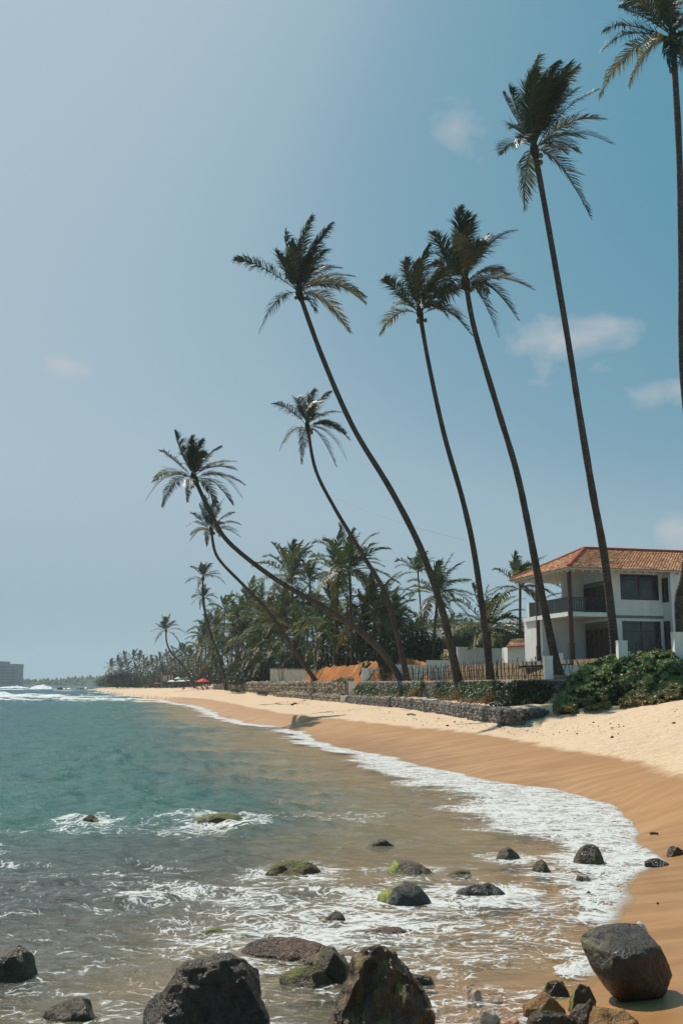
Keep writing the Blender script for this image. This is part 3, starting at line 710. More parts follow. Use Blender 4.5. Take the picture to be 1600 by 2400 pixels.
def mat_tiles():
    M = Mat('clay_roof_tiles'); r = M.attr('rnd'); v = M.pos(); n = M.noise(v, 1.2, 4, 0.6); m = M.noise(v, 14, 4, 0.6)
    c = M.mix(M.sst(r, 0.0, 0.55), (0.31, 0.135, 0.07), (0.50, 0.255, 0.135))
    c = M.mix(M.sst(r, 0.55, 1.0), c, (0.68, 0.46, 0.29))
    c = M.mix(M.math('MULTIPLY', M.sst(n, 0.5, 0.72), 0.5), c, (0.20, 0.10, 0.06))
    c = M.mix(M.math('MULTIPLY', M.sst(m, 0.58, 0.72), 0.6), c, (0.09, 0.06, 0.045))
    return M.done(M.pbr(c, 0.85, 0.15, M.bump(m, 0.4, 0.02)))
M_TILE = mat_tiles()
M_RIDGE = mat_plain('red_ridge_tile', (0.36, 0.085, 0.045), 0.8, 0.2, 0.35, 4)
M_DIRT = mat_plain('orange_laterite_dirt', (0.37, 0.155, 0.060), 0.95, 0.05, 0.55, 0.6, 0.5, 3)

# ---- gabions and rubble walls: stones that stand proud of a dark core
def stones_on(pts, z0, z1, th, size, rng, top=True, end=True):
    base = np.array([(-1, -1, -1), (1, -1, -1), (1, 1, -1), (-1, 1, -1), (-1, -1, 1), (1, -1, 1), (1, 1, 1), (-1, 1, 1)], dtype=float) * 0.5
    fq = np.array([(0, 3, 2, 1), (4, 5, 6, 7), (0, 1, 5, 4), (1, 2, 6, 5), (2, 3, 7, 6), (3, 0, 4, 7)])
    C = []; 
    for i in range(len(pts) - 1):
        a = np.array(pts[i][:2]); b = np.array(pts[i + 1][:2]); L = np.linalg.norm(b - a); t = (b - a) / L; nrm = np.array([-t[1], t[0]])
        sz = size * max(1.0, 0.5 * (a[1] + b[1]) / 75.0)
        k = int(L / sz); rows = int((z1 - z0) / (sz * 0.8))
        for j in range(k):
            for r in range(rows):
                o = (j + 0.5 * (r % 2) + rng.uniform(-.3, .3)) * sz
                p = a + t * min(max(o, 0.02), L - 0.02) + nrm * rng.uniform(0.0, 0.07)
                C.append((p[0], p[1], z0 + (r + 0.5 + rng.uniform(-.25, .25)) * (z1 - z0) / rows, sz))
            if top:
                for q in range(int(th / sz)):
                    if rng.random() < 0.55:
                        p = a + t * (j + rng.uniform(0, 1)) * sz + nrm * (q + rng.uniform(0.1, 1)) * sz
                        C.append((p[0], p[1], z1 - 0.02 + rng.uniform(-.03, .02), sz))
    V = []; Fs = []; R = []
    for n_, (x, y, z, sz) in enumerate(C):
        q = base * rng.uniform(0.62, 1.25, (8, 3)) * sz * rng.uniform(0.75, 1.2)
        a = rng.uniform(0, 6.28); c, s = math.cos(a), math.sin(a); b = rng.uniform(-.5, .5); cb, sb = math.cos(b), math.sin(b)
        q = np.stack([q[:, 0] * c - q[:, 1] * s, q[:, 0] * s + q[:, 1] * c, q[:, 2]], -1)
        q = np.stack([q[:, 0], q[:, 1] * cb - q[:, 2] * sb, q[:, 1] * sb + q[:, 2] * cb], -1)
        V.append(q + (x, y, z)); Fs.append(fq + 8 * n_); R += [rng.random()] * 8
    me = mesh_np('stones', np.concatenate(V), np.concatenate(Fs)); set_attr(me, 'rnd', R); return me
RNG = np.random.default_rng(2)
def gabion(name, label, pts, z0, z1, th, size, mat, cap=None, back=None):
    t = empty(name, (pts[0][0], pts[0][1], z0)); tag(t, label, 'wall')
    inv = Matrix.Translation(-t.location)
    g = Geo(); P = [Vector((p[0], p[1], 0)) for p in pts]
    core = []
    for i in range(len(P)):
        d = (P[min(i + 1, len(P) - 1)] - P[max(i - 1, 0)]).normalized(); core.append(P[i] + Vector((-d.y, d.x, 0)) * -0.0)
    # travel so that inland is on the left of the direction
    ins = []
    for i in range(len(core)):
        d = (core[min(i + 1, len(core) - 1)] - core[max(i - 1, 0)]).normalized(); q = core[i] + Vector((-d.y, d.x, 0)) * 0.09
        if i == 0: q += d * .13
        if i == len(core) - 1: q -= d * .13
        ins.append((q.x, q.y))
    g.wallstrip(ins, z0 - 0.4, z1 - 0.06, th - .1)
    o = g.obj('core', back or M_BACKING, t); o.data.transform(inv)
    # core sits 6 cm behind the stones
    d0 = (core[1] - core[0]).normalized(); d1 = (core[-1] - core[-2]).normalized()
    face = [core[0] + Vector((-d0.y, d0.x, 0)) * th] + core + [core[-1] + Vector((-d1.y, d1.x, 0)) * th]      # the two ends are faced with stone too
    me = stones_on([(p.x, p.y) for p in face], z0 - 0.05, z1, th, size, RNG)
    me.transform(inv); s = obj('stones', me, mat, t); s["kind"] = "stuff"
    if cap:
        c = Geo().wallstrip([(p.x, p.y) for p in core], z1 + 0.02, z1 + cap, th + 0.1); o = c.obj('coping', M_COPING, t); o.data.transform(inv)
    return t
def inland(pts):          # order so that the land is on the left of travel: far to near
    return list(pts)[::-1]
LOWER_END = [LOWER[0], (LOWER[0][0] + 2.1, LOWER[0][1] + 1.75)]
gabion('gabion_wall', 'low dark stone gabion wall along the sand, its corner nearest us', inland(LOWER_END) if False else inland(LOWER), 1.05, 1.78, 0.8, 0.17, M_STONE)
gabion('gabion_wall', 'short return end of the low gabion running up to the green bush', [(LOWER[0][0] + .03, LOWER[0][1] - .12), LOWER_END[1]], 1.05, 1.76, 0.7, 0.17, M_STONE)
gabion('gabion_wall', 'taller dark gabion terrace wall under the stick fence, hung with creepers', inland(UPPER), 1.85, 3.10, 0.9, 0.17, M_STONE, cap=0.12)
gabion('gabion_wall', 'return of the tall gabion terrace behind the dark corner shrub', [UPPER[0], (13.5, 50.9)], 1.6, 3.10, 0.9, 0.18, M_STONE, cap=0.12)
gabion('rubble_wall', 'far low brown rubble wall at the foot of the terrace', inland(LOWER_FAR), 1.05, 1.72, 0.7, 0.2, M_STONE_TAN)
gabion('rubble_wall', 'long brown rubble terrace wall left of the white gate post', inland(UPPER_FAR), 1.85, 3.12, 0.7, 0.2, M_STONE_TAN)

# ---- stick fence
def stick_meshes(n=8):
    out = []
    for k in range(n):
        rng = random.Random(100 + k); pts = [(0, 0, 0)]
        for i in range(1, 4): pts.append((rng.uniform(-.035, .035) * i ** .5, rng.uniform(-.03, .03), i / 3))
        g = Geo().tube(pts, [0.024, 0.022, 0.019, 0.013], 5)
        if k % 2 == 0: g.tube([pts[2], (pts[2][0] + rng.uniform(-.12, .12), pts[2][1], 0.86)], [0.014, 0.008], 4)
        out.append(g.mesh('stick'))
    return out
STICKS = stick_meshes()
for m in STICKS: m.materials.append(M_STICK)
def stick_fence(name, label, path, n, h0, h1, seed, lean=0.16, sparse=1.0, rails=True):
    rng = random.Random(seed); P = [Vector(p) for p in path]
    lens = [0]
    for i in range(1, len(P)): lens.append(lens[-1] + (P[i] - P[i - 1]).length)
    def along(s):
        s = s * lens[-1]
        for i in range(1, len(P)):
            if s <= lens[i] + 1e-6:
                return P[i - 1].lerp(P[i], (s - lens[i - 1]) / max(1e-6, lens[i] - lens[i - 1])), (P[i] - P[i - 1]).normalized()
        return P[-1], (P[-1] - P[-2]).normalized()
    t = empty(name, P[0]); tag(t, label, 'fence')
    for k in range(n):
        s = (k + rng.uniform(-.4, .4)) / n; p, d = along(min(1, max(0, s)))
        h = (h0 + (h1 - h0) * s) * rng.uniform(0.86, 1.1)
        o = bpy.data.objects.new('stick', rng.choice(STICKS)); link(o, t)
        o.location = p - P[0] + Vector((rng.uniform(-.05, .05), rng.uniform(-.05, .05), -0.03)); o.scale = (1.05, 1.05, h)
        sgn = (1 if k % 2 else -1) if rng.random() < 0.75 else 0
        ln = sgn * lean * rng.uniform(0.5, 1.5)
        o.rotation_euler = (rng.uniform(-.05, .05), 0, 0)
        # lean along the fence
        q = Vector((d.x * ln, d.y * ln, 1)).to_track_quat('Z', 'Y'); o.rotation_euler = q.to_euler()
    if rails:
        for zf in (0.18, 0.52):
            g = Geo(); m = 24; pts = []
            for i in range(m + 1):
                p, d = along(i / m); pts.append(p - P[0] + Vector((0, 0, (h0 + (h1 - h0) * i / m) * zf + rng.uniform(-.03, .03))))
            g.tube(pts, 0.018, 4); g.obj('rail', M_STICK, t)
    return t
FENCE_PATH = [Vector((p[0] + 0.35, p[1] + 0.2, 3.2)) for p in UPPER][::-1]
FENCE_PATH[0] = Vector((x_at(866, 97), 97.2, 3.2)); FENCE_PATH[-1] = Vector((x_at(1272, 52.2), 52.2, 3.2))
stick_fence('stick_fence', 'long rustic fence of crossed driftwood sticks on top of the stone terrace', FENCE_PATH, 150, 1.30, 1.18, 5)
stick_fence('stick_fence', 'short sparse stick fence between the white post and the bush', [(x_at(1296, 52.6), 52.6, 3.2), (x_at(1372, 53.4), 53.4, 3.2), (x_at(1420, 53.6), 53.6, 3.2)], 15, 1.15, 1.2, 8, lean=0.35, rails=False)
stick_fence('stick_fence', 'stick tips of a fence poking up behind the big bush', [(x_at(1462, 52.0), 52.0, 3.4), (x_at(1600, 52.0), 52.0, 3.6)], 20, 1.75, 1.75, 9, lean=0.3, rails=False)

# ---- posts and garden walls
def post(name, label, u0, u1, v0, Y, zb, depth=None, mat=None, cat='post', part='shaft'):
    a = at_y(u0, v0, Y); b = at_y(u1, v0, Y); w = b.x - a.x; d = depth or w
    t = empty(name, ((a.x + b.x) / 2, Y + d / 2, zb)); tag(t, label, cat)
    h = a.z - zb
    Geo().box(-w / 2, w / 2, -d / 2, d / 2, -0.3, h - 0.06).obj(part, mat or M_CREAM, t)
    Geo().box(-w / 2 - .015, w / 2 + .015, -d / 2 - .015, d / 2 + .015, h - 0.06, h).obj('cap', mat or M_CREAM, t)
    return t
post('white_post', 'white square gate post ending the long stick fence', 1275, 1294, 1537, 51.7, 3.2)
post('white_post', 'white square post rising from the bush in front of the house', 1447, 1469, 1501, 50.5, 3.1)
post('white_post', 'white square post in the bush at the right edge', 1578, 1603, 1481, 49.5, 3.1)
post('white_post', 'white block post at the foot of the terrace steps', 817, 834, 1597, 100.5, 1.2, 1.0)
post('white_post', 'small white block beside the low rubble wall', 797, 811, 1631, 101.5, 1.0, 1.0)
post('white_wall', 'small white end wall at the left end of the stick fence', 847, 889, 1566, 99.0, 3.0, 0.3, cat='wall', part='panel')
def long_wall(name, label, pa, pb, zb, th=0.22, mat=None, cap=True):
    """pa, pb = (u, v_top, Y)"""
    a = at_y(*pa); b = at_y(*pb); t = empty(name, (a.x, a.y, zb)); tag(t, label, 'wall')
    g = Geo(); g.wallstrip([(0, 0), (b.x - a.x, b.y - a.y)], -0.3, [a.z - zb - .05, b.z - zb - .05], th); g.obj('panel', mat or M_CREAM, t)
    if cap:
        g = Geo(); d = Vector((b.x - a.x, b.y - a.y, 0)).normalized(); n = Vector((d.y, -d.x, 0)) * 0.03
        g.wallstrip([(n.x, n.y), (b.x - a.x + n.x, b.y - a.y + n.y)], [a.z - zb - .05, b.z - zb - .05], [a.z - zb, b.z - zb], th + .06); g.obj('coping', mat or M_CREAM, t)
    return t
long_wall('garden_wall', 'long tall cream garden wall behind the stick fence', (1072, 1516, 100), (1236, 1522, 106), 3.0)
long_wall('garden_wall', 'lower cream wall section stepping down from the tall cream wall', (998, 1547, 99.5), (1078, 1548, 98.5), 3.0)
long_wall('garden_wall', 'lowest cream wall section behind the leaning palm bases', (920, 1557, 102), (1004, 1559, 101), 3.0)
long_wall('garden_wall', 'low grey retaining wall of the house terrace behind the sparse sticks', (1296, 1559, 57.0), (1640, 1556, 59.2), 3.0, 0.3, M_WHITE)
long_wall('concrete_block', 'low stained concrete plinth beside the white gate post', (1294, 1581, 52.4), (1352, 1580, 53.2), 3.0, 0.6, M_CONCRETE, cap=False)
long_wall('garden_wall', 'grey weathered concrete garden wall left of the orange dirt heap', (633, 1567, 156), (742, 1568, 131), 3.0, 0.25, M_CONCRETE)
long_wall('garden_wall', 'pale grey slab wall beside the leaning palm behind the red parasol', (500, 1605, 196), (533, 1598, 194), 1.6, 0.2, M_CONCRETE, cap=False)
for o in list(bpy.data.objects):
    if o.name.startswith('concrete_block'): o['category'] = 'plinth'

# shed with a brick roof edge and white slatted wall by the house
def tile_sheet(P00, P10, P01, P11, nu, nv, seed, lift=0.05):
    """overlapping barrel tiles on a quad: P00-P10 along the eave, P01-P11 along the ridge"""
    rng = np.random.default_rng(seed); V = []; Fs = []; R = []
    P00, P10, P01, P11 = [np.array(p, dtype=float) for p in (P00, P10, P01, P11)]
    nrm = np.cross(P10 - P00, P01 - P00); nrm /= np.linalg.norm(nrm)
    if nrm[2] < 0: nrm = -nrm
    def at(s, t): return (P00 * (1 - s) + P10 * s) * (1 - t) + (P01 * (1 - s) + P11 * s) * t
    ew = np.linalg.norm(P10 - P00)
    for j in range(nv):
        wrow = np.linalg.norm((P00 * (1 - j / nv) + P01 * j / nv) - (P10 * (1 - j / nv) + P11 * j / nv))
        n = max(1, int(round(nu * wrow / ew)))
        for i in range(n):
            s0, s1 = (i + 0.02) / n, (i + 0.98) / n; sm = (s0 + s1) / 2
            t0 = j / nv - 0.25 / nv + rng.uniform(-.08, .08) / nv; t1 = (j + 1) / nv
            ds = rng.uniform(-.06, .06) / n
            h = lift * rng.uniform(0.75, 1.35); lo = 0.012
            a, m, b = at(s0 + ds, t0), at(sm + ds, t0), at(s1 + ds, t0); c, d, e = at(s0, t1), at(sm, t1), at(s1, t1)
            k = len(V)
            V += [a + nrm * lo * 2, m + nrm * (h + .03), b + nrm * lo * 2, c + nrm * lo, d + nrm * h * .6, e + nrm * lo, a - nrm * .01, b - nrm * .01]
            Fs += [(k, k + 1, k + 4, k + 3), (k + 1, k + 2, k + 5, k + 4), (k + 6, k + 7, k + 2, k), (k, k + 2, k + 1, k + 1)]
            R += [float(np.clip(rng.normal(.5, .28), 0, 1))] * 8
    Fs = [f for f in Fs]
    me = mesh_py('tiles', V, [f if len(set(f)) == 4 else tuple(dict.fromkeys(f)) for f in Fs]); set_attr(me, 'rnd', R); me.materials.append(M_TILE)
    return me

# ---- the two-storey house
def house():
    H = empty('beach_house', HOUSE_O, HOUSE_RZ)
    tag(H, 'two storey white house with orange clay tile roof behind the bush', 'house')
    EZ = 5.70; RZ_ = 7.5; RX0, RY = 3.5, 4.3; L = 17.0; D = 8.6
    # roof: deck, tiles on each slope, red hips and ridge
    roof = Geo()
    c0, c1, c2, c3 = (0, 0, EZ), (L, 0, EZ), (L, D, EZ), (0, D, EZ); r0, r1 = (RX0, RY, RZ_), (L, RY, RZ_)
    dn = lambda p: (p[0], p[1], p[2] - 0.14)
    roof.add([c0, c1, c2, c3, r0, r1], [(0, 1, 5, 4), (3, 0, 4), (2, 3, 4, 5), (1, 2, 5)])
    roof.add([dn(c0), dn(c1), dn(c2), dn(c3), dn(r0), dn(r1)], [(4, 5, 1, 0), (4, 0, 3), (5, 4, 3, 2)])
    roof.add([c0, c1, dn(c1), dn(c0)], [(0, 3, 2, 1)]); roof.add([c0, c3, dn(c3), dn(c0)], [(0, 1, 2, 3)]); roof.add([c2, c3, dn(c3), dn(c2)], [(0, 3, 2, 1)])
    R = roof.obj('roof', M_RAFTER, H)
    eo = 0.06
    for nm, q in (('front', ((-eo, -eo, EZ - .01), (L, -eo, EZ - .01), (RX0, RY, RZ_), (L, RY, RZ_))), ('side', ((-eo, D + eo, EZ - .01), (-eo, -eo, EZ - .01), (RX0, RY, RZ_), (RX0, RY, RZ_))), ('back', ((L, D + eo, EZ - .01), (-eo, D + eo, EZ - .01), (L, RY, RZ_), (RX0, RY, RZ_)))):
        me = tile_sheet(*q, 82 if nm != 'side' else 42, 24, 3)
        o = obj('tiles', me, None, R); o["kind"] = "stuff"
    def ridge(a, b, n):
        a, b = Vector(a), Vector(b); up = Vector((0, 0, 0.07)); g = Geo()
        for i in range(n):
            p, q = a.lerp(b, i / n), a.lerp(b, (i + 1.12) / n); g.tube([p + up * .8, q + up * 1.15], [0.13, 0.105], 8)
        return g.obj('ridge_cap', M_RIDGE, R)
    ridge((0, 0, EZ), (RX0, RY, RZ_), 15); ridge((0, D, EZ), (RX0, RY, RZ_), 15); ridge((RX0, RY, RZ_), (L, RY, RZ_), 34)
    # rafter tails under the eaves
    rm = Geo().box(-.035, .035, 0, 1.1, -.16, 0).mesh('rafter'); rm.materials.append(M_RAFTER)
    sl = math.atan2(RZ_ - EZ, RY)
    for i in range(21):
        o = bpy.data.objects.new('rafter', rm); link(o, R); o.location = (0.4 + i * 0.62, 0.03, EZ - 0.15); o.rotation_euler = (sl, 0, 0)
    for i in range(13):
        o = bpy.data.objects.new('rafter', rm); link(o, R); o.location = (0.03, 0.5 + i * 0.62, EZ - 0.15); o.rotation_euler = (math.atan2(RZ_ - EZ, RX0), 0, -math.pi / 2)
    # walls, with real openings
    FX0, FX1, FY = 3.61, 7.35, 1.30
    T = 0.24
    def wall(nm, boxes, mat=M_WHITE):
        g = Geo()
        for b in boxes: g.box(*b)
        return g.obj(nm, mat, H)
    wx0, wx1 = 4.32, 7.12
    wall('front_wall', [(FX0, wx0, FY, FY + T, -.2, 6.2), (wx1, FX1, FY, FY + T, -.2, 6.2), (wx0, wx1, FY, FY + T, 5.52, 6.2), (wx0, wx1, FY + .05, FY + T, 2.86, 3.86), (wx0, wx1, FY, FY + T, 2.48, 2.86), (wx0, wx1, FY, FY + T, -.2, 0.1)])
    Geo().box(FX0 - .02, FX1, FY - .03, FY - .002, 2.66, 2.84).obj('floor_band', M_GREYBAND, H)
    # wing that steps forward at the right
    WY = 0.28
    wall('wing_wall', [(FX1 + .002, FX1 + T, WY, WY + .28, -.2, 5.9), (FX1 + .002, FX1 + T, WY + .28, FY - .004, 5.3, 6.0), (FX1 + .002, FX1 + T, WY + .28, FY - .004, 2.5, 3.7), (FX1 + .002, FX1 + T, WY + .28, FY - .004, -.2, .1),
                       (FX1 + T + .002, 9.0, WY, WY + T, -.2, 5.86), (9.0, 13.0, WY, WY + T, 5.4, 5.86), (9.0, 13, WY, WY + T, 2.5, 3.7), (9, 13, WY, WY + T, -.2, .1), (13, 16.5, WY, WY + T, -.2, 5.86)])
    # side wall with the folding doors, facing the veranda
    dy0, dy1 = FY + 0.45, 4.9
    wall('door_wall', [(FX0 + .01, FX0 + T, FY + T + .002, dy0, -.2, 6.3), (FX0 + .01, FX0 + T, dy0, dy1, 5.15, 6.3), (FX0 + .01, FX0 + T, dy0, dy1, 2.5, 2.97)])
    wall('back_wall', [(.45, FX0 + .4, 4.92, 5.12, -.2, 2.70), (2.1, FX0 + .4, 4.92, 5.12, 2.98, 6.2), (FX0 + T + .4, 16.5, 7.6, 7.8, -.2, 5.8)])
    wall('end_wall', [(.45, .65, 5.13, 7.6, -.2, 2.7)]); wall('end_wall', [(16.3, 16.5, WY + T + .01, 7.59, -.2, 5.8)])
    wall('inner_floor', [(FX0 + T + .01, 16.2, FY + T + .01, 7.5, 2.7, 2.9), (-0.2, 16.3, 0.0, 7.55, -.3, -.04)], M_CONCRETE)
    # balcony slab and soffit
    Geo().box(0.30, FX0 - .003, 0.90, 7.4, 2.70, 2.97).obj('balcony_slab', M_WHITE, H)
    # windows: frame, transom, mullion, panes, curtain behind
    def window(nm, x0, x1, z0, z1, zt, y, wood, ax='x', x_at_=None, nsplit=2, label=None):
        """ax 'x': in a wall facing -y ; 'y': in a wall facing -x (x0,x1 are then y range)"""
        def bx(a, b, d0, d1, c, d):
            return (a, b, y + d0, y + d1, c, d) if ax == 'x' else (y + d0, y + d1, a, b, c, d)
        fr = Geo(); w = 0.075
        for b in ((x0, x0 + w, .02, .12, z0, z1), (x1 - w, x1, .02, .12, z0, z1), (x0 + w, x1 - w, .02, .12, z0, z0 + w), (x0 + w, x1 - w, .02, .12, z1 - .05, z1), (x0 + w, x1 - w, .03, .11, zt, zt + .09)): fr.box(*bx(*b))
        for i in range(1, nsplit):
            xm = x0 + (x1 - x0) * i / nsplit; fr.box(*bx(xm - .05, xm + .05, .025, .115, z0 + w, zt)); fr.box(*bx(xm - .02, xm + .02, .035, .10, zt + .09, z1 - .05))
        f = fr.obj('window', wood, H)
        xs = [x0 + (x1 - x0) * i / nsplit for i in range(nsplit + 1)]
        for i in range(nsplit):
            Geo().box(*bx(xs[i] + .05, xs[i + 1] - .05, .06, .07, z0 + .06, zt)).obj('pane', M_GLASS, f)
            Geo().box(*bx(xs[i] + .05, xs[i + 1] - .05, .062, .072, zt + .09, z1 - .05)).obj('pane', M_GLASS, f)
        return f
    window('w', wx0, wx1, 3.86, 5.52, 5.14, FY, M_WOOD)
    window('w', wx0, wx1, 0.10, 2.48, 1.78, FY, M_WOODRED)
    window('w', WY + .28, FY - .01, 3.70, 5.30, 4.98, FX1, M_WOOD, ax='y', nsplit=1)
    window('w', WY + .28, FY - .01, 0.10, 2.50, 1.80, FX1, M_WOOD, ax='y', nsplit=1)
    window('w', 9.0, 13.0, 3.70, 5.40, 5.0, WY, M_WOOD)
    window('w', 9.0, 13.0, 0.10, 2.50, 1.80, WY, M_WOODRED)
    # folding doors: timber leaves with narrow glazing
    for zf, zt, ztop, wood in ((-.05, 2.06, 2.5, M_WOODRED), (2.98, 4.85, 5.15, M_WOOD)):
        n = 5; step = (dy1 - dy0) / n
        Geo().box(FX0 + .05, FX0 + .11, dy0, dy1, zt, ztop).obj('transom', M_GREYBAND, H)
        for i in range(n):
            a, b = dy0 + i * step, dy0 + (i + 1) * step; st = 0.17; g = Geo()
            g.box(FX0 + .03, FX0 + .10, a + .01, a + st, zf, zt - .003).box(FX0 + .03, FX0 + .10, b - st, b - .01, zf, zt - .003)
            g.box(FX0 + .035, FX0 + .095, a + st, b - st, zf, zf + .18).box(FX0 + .035, FX0 + .095, a + st, b - st, zt - .14, zt - .003)
            d = g.obj('door', wood, H)
            Geo().box(FX0 + .055, FX0 + .065, a + st, b - st, zf + .18, zt - .14).obj('pane', M_GLASS, d)
            Geo().box(FX0 + .16, FX0 + .18, a + .05, b - .22, zf, zt).obj('curtain', M_CURTAIN, d)
    # timber posts through both storeys
    for (x, y) in ((0.42, 0.80), (0.42, 5.35)):
        g = Geo().tube([(x, y, -.2), (x, y, 1.0)], 0.20, 12).tube([(x, y, 1.0), (x, y, EZ + .12)], [0.155, 0.14], 12)
        g.obj('veranda_post', M_WOOD, H)
    # balcony front railing: rails and bars; dark screened railing on the side
    rail = Geo().box(.62, FX0 - .01, .93, .99, 3.84, 3.90).box(.62, FX0 - .01, .94, .98, 3.06, 3.10).box(.62, FX0 - .01, .94, .98, 3.72, 3.75).obj('front_railing', M_BLACKMETAL, H)
    bm_ = Geo().box(-.014, .014, -.014, .014, 0, .80).mesh('bar'); bm_.materials.append(M_BLACKMETAL)
    for i in range(24):
        o = bpy.data.objects.new('bar', bm_); link(o, rail); o.location = (.68 + i * .122, .96, 3.03)
    for x in (.66, 1.6, 2.55, 3.5): Geo().box(x - .025, x + .025, .925, .995, 2.97, 3.84).obj('baluster', M_BLACKMETAL, rail)
    sr = Geo().box(.34, .40, 1.0, 6.4, 3.86, 3.92).obj('side_railing', M_BLACKMETAL, H)
    for i in range(3):
        Geo().box(.352, .388, 1.02 + i * 1.8, 2.78 + i * 1.8, 3.0, 3.855).obj('screen', M_SCREEN, sr)
        Geo().box(.34, .40, 2.785 + i * 1.8, 2.815 + i * 1.8, 2.97, 3.859).obj('baluster', M_GREYBAND, sr)
    Geo().box(.30, .62, 6.45, 6.75, 2.97, 3.98).obj('pier', M_WHITE, H)
    Geo().box(-.9, -.5, 0.2, .55, -.1, .35).obj('step_block', M_CREAM, H)
    return H
house()

def shed(name, label, u0, u1, vt, ve, Y, zb, rake=0.0, wallmat=None, dep=4.0, rz=0.0, roofmat='tile'):
    """small building: walls and a hipped tile roof"""
    a = at_y(u0, ve, Y); b = at_y(u1, ve, Y); w = b.x - a.x; he = a.z - zb; hr = at_y(u0, vt, Y + dep / 2).z - zb
    t = empty(name, ((a.x + b.x) / 2, Y + dep / 2, zb), rz); tag(t, label, 'building')
    g = Geo().box(-w / 2 + .35, w / 2 - .35, -dep / 2 + .4, dep / 2 - .4, -.3, he + .05); g.obj('wall', wallmat or M_CONCRETE, t)
    x0, x1, y0, y1 = -w / 2, w / 2, -dep / 2, dep / 2; rx = w * 0.28
    rg = Geo(); P = [(x0, y0, he), (x1, y0, he), (x1, y1, he), (x0, y1, he), (-rx, 0, hr), (rx, 0, hr)]
    rg.add(P, [(0, 1, 5, 4), (1, 2, 5), (2, 3, 4, 5), (3, 0, 4), (3, 2, 1, 0)]); R = rg.obj('roof', M_TILE if False else M_WOOD, t)
    for q in ((P[0], P[1], P[4], P[5]), (P[3], P[0], P[4], P[4]), (P[1], P[2], P[5], P[5])):
        wq = (Vector(q[1]) - Vector(q[0])).length
        o = obj('tiles', tile_sheet(*q, max(6, int(wq / .26)), 9, 11), None, R); o["kind"] = "stuff"
    return t
shed('garden_shed', 'small shed with orange tile roof behind the grey concrete wall', 662, 742, 1541, 1571, 160, 3.0)
shed('ruined_house', 'broken tile roofed hut behind the leaning palm trunks', 872, 964, 1506, 1540, 126, 3.0)
shed('ruined_house', 'collapsing brown tile roof right of the dirt heap behind the fence', 968, 1075, 1522, 1556, 122, 3.0)
# brick-topped outbuilding and slatted white wall left of the house
def outbuilding():
    a = at_y(1188, 1516, 92); b = at_y(1240, 1510, 92); t = empty('outbuilding', (a.x, 92, 4.4)); tag(t, 'low outbuilding with brown tiled roof and white slatted wall beside the house', 'building')
    zt = a.z - 4.4; w = b.x - a.x
    Geo().box(0, w, 0, 3, -.5, zt).obj('wall', M_CREAM, t)
    me = tile_sheet((-.2, -.3, zt - .05), (w + .2, -.3, zt + .1), (.8, 2.5, zt + .75), (w + .2, 2.5, zt + .9), 12, 8, 5); obj('tiles', me, None, t)["kind"] = "stuff"
    c = at_y(1238, 1512, 78); d = at_y(1283, 1488, 78); x0, x1 = c.x - a.x, d.x - a.x; y = 78 - 92; zs = at_y(1238, 1522, 78).z - 4.4; z0 = at_y(1238, 1506, 78).z - 4.4; z1 = d.z - 4.4
    me = mesh_py('gable_boarding', [(x0, y, zs), (x1, y, zs), (x1, y, z1), (x0, y, z0), (x0, y + .2, zs), (x1, y + .2, zs), (x1, y + .2, z1), (x0, y + .2, z0)], [(0, 1, 2, 3), (7, 6, 5, 4), (3, 2, 6, 7), (0, 3, 7, 4), (1, 5, 6, 2)])
    obj('gable_boarding', me, mat_plain('brown_boarding', (0.21, 0.105, 0.06), .8, .2, .35, 3), t)
    n = 11; h = (zs + .6) / n
    pm = Geo().box(0, x1 - x0, 0, .16, 0.012, h - .012).mesh('slat'); pm.materials.append(M_WHITE)
    for i in range(n):
        o = bpy.data.objects.new('slat', pm); link(o, t); o.location = (x0, y - .02, -.6 + i * h)
    Geo().box(x0, x1, y + .16, y + .3, -.6, zs - .01).obj('backing', M_GREYBAND, t)
outbuilding()

# ---- heaps of orange earth behind the terrace
def wall_y(u):
    P = (UPPER + UPPER_FAR)[::-1]; us = [800 + F * q[0] / (q[1] * CT) for q in P]
    return float(np.interp(u, us, [q[1] for q in P]))
def dirt(name, label, u0, u1, Y0, Y1, prof, seed):
    """prof: list of (u, v_top)"""
    us = [p[0] for p in prof]; vs = [p[1] for p in prof]; nx, ny = 90, 70; V = []; Fs = []
    for i in range(nx + 1):
        u = u0 + (u1 - u0) * i / nx; vt = np.interp(u, us, vs); crest = max(0.0, at_y(u, vt, wall_y(u) + (Y0 + Y1) / 2).z - 2.9)
        for j in range(ny + 1):
            s = j / ny; Yw = wall_y(u); Yj = Yw + Y0 + (Y1 - Y0) * s; x = x_at(u, Yj)
            tri = 1 - abs(2 * s - 1); p = (tri ** 1.15 * .75 + .25 * math.sin(math.pi * s)) * min(1, i / 6, (nx - i) / 6) ** .7
            z = 2.9 + crest * p * (1 + .12 * mnoise.noise(Vector((x * .18, 0, seed)))) + (.35 * mnoise.fractal(Vector((x * .35, Yj * .35, seed)), 1, 2, 2) + .16 * mnoise.fractal(Vector((x * 1.6, Yj * 1.6, seed)), .8, 2, 3)) * min(1, p * 2.5)
            V.append((x, Yj, z))
    for i in range(nx):
        for j in range(ny):
            k = i * (ny + 1) + j; Fs.append((k, k + ny + 1, k + ny + 2, k + 1))
    o = obj(name, mesh_py(name, V, Fs, True), M_DIRT); return tag(o, label, 'earth heap')
dirt('dirt_mound', 'long heap of orange earth on the terrace behind the rubble wall', 684, 900, 1.2, 15, [(684, 1604), (720, 1580), (760, 1566), (800, 1562), (830, 1553), (860, 1548), (885, 1552), (900, 1575)], 1.0)
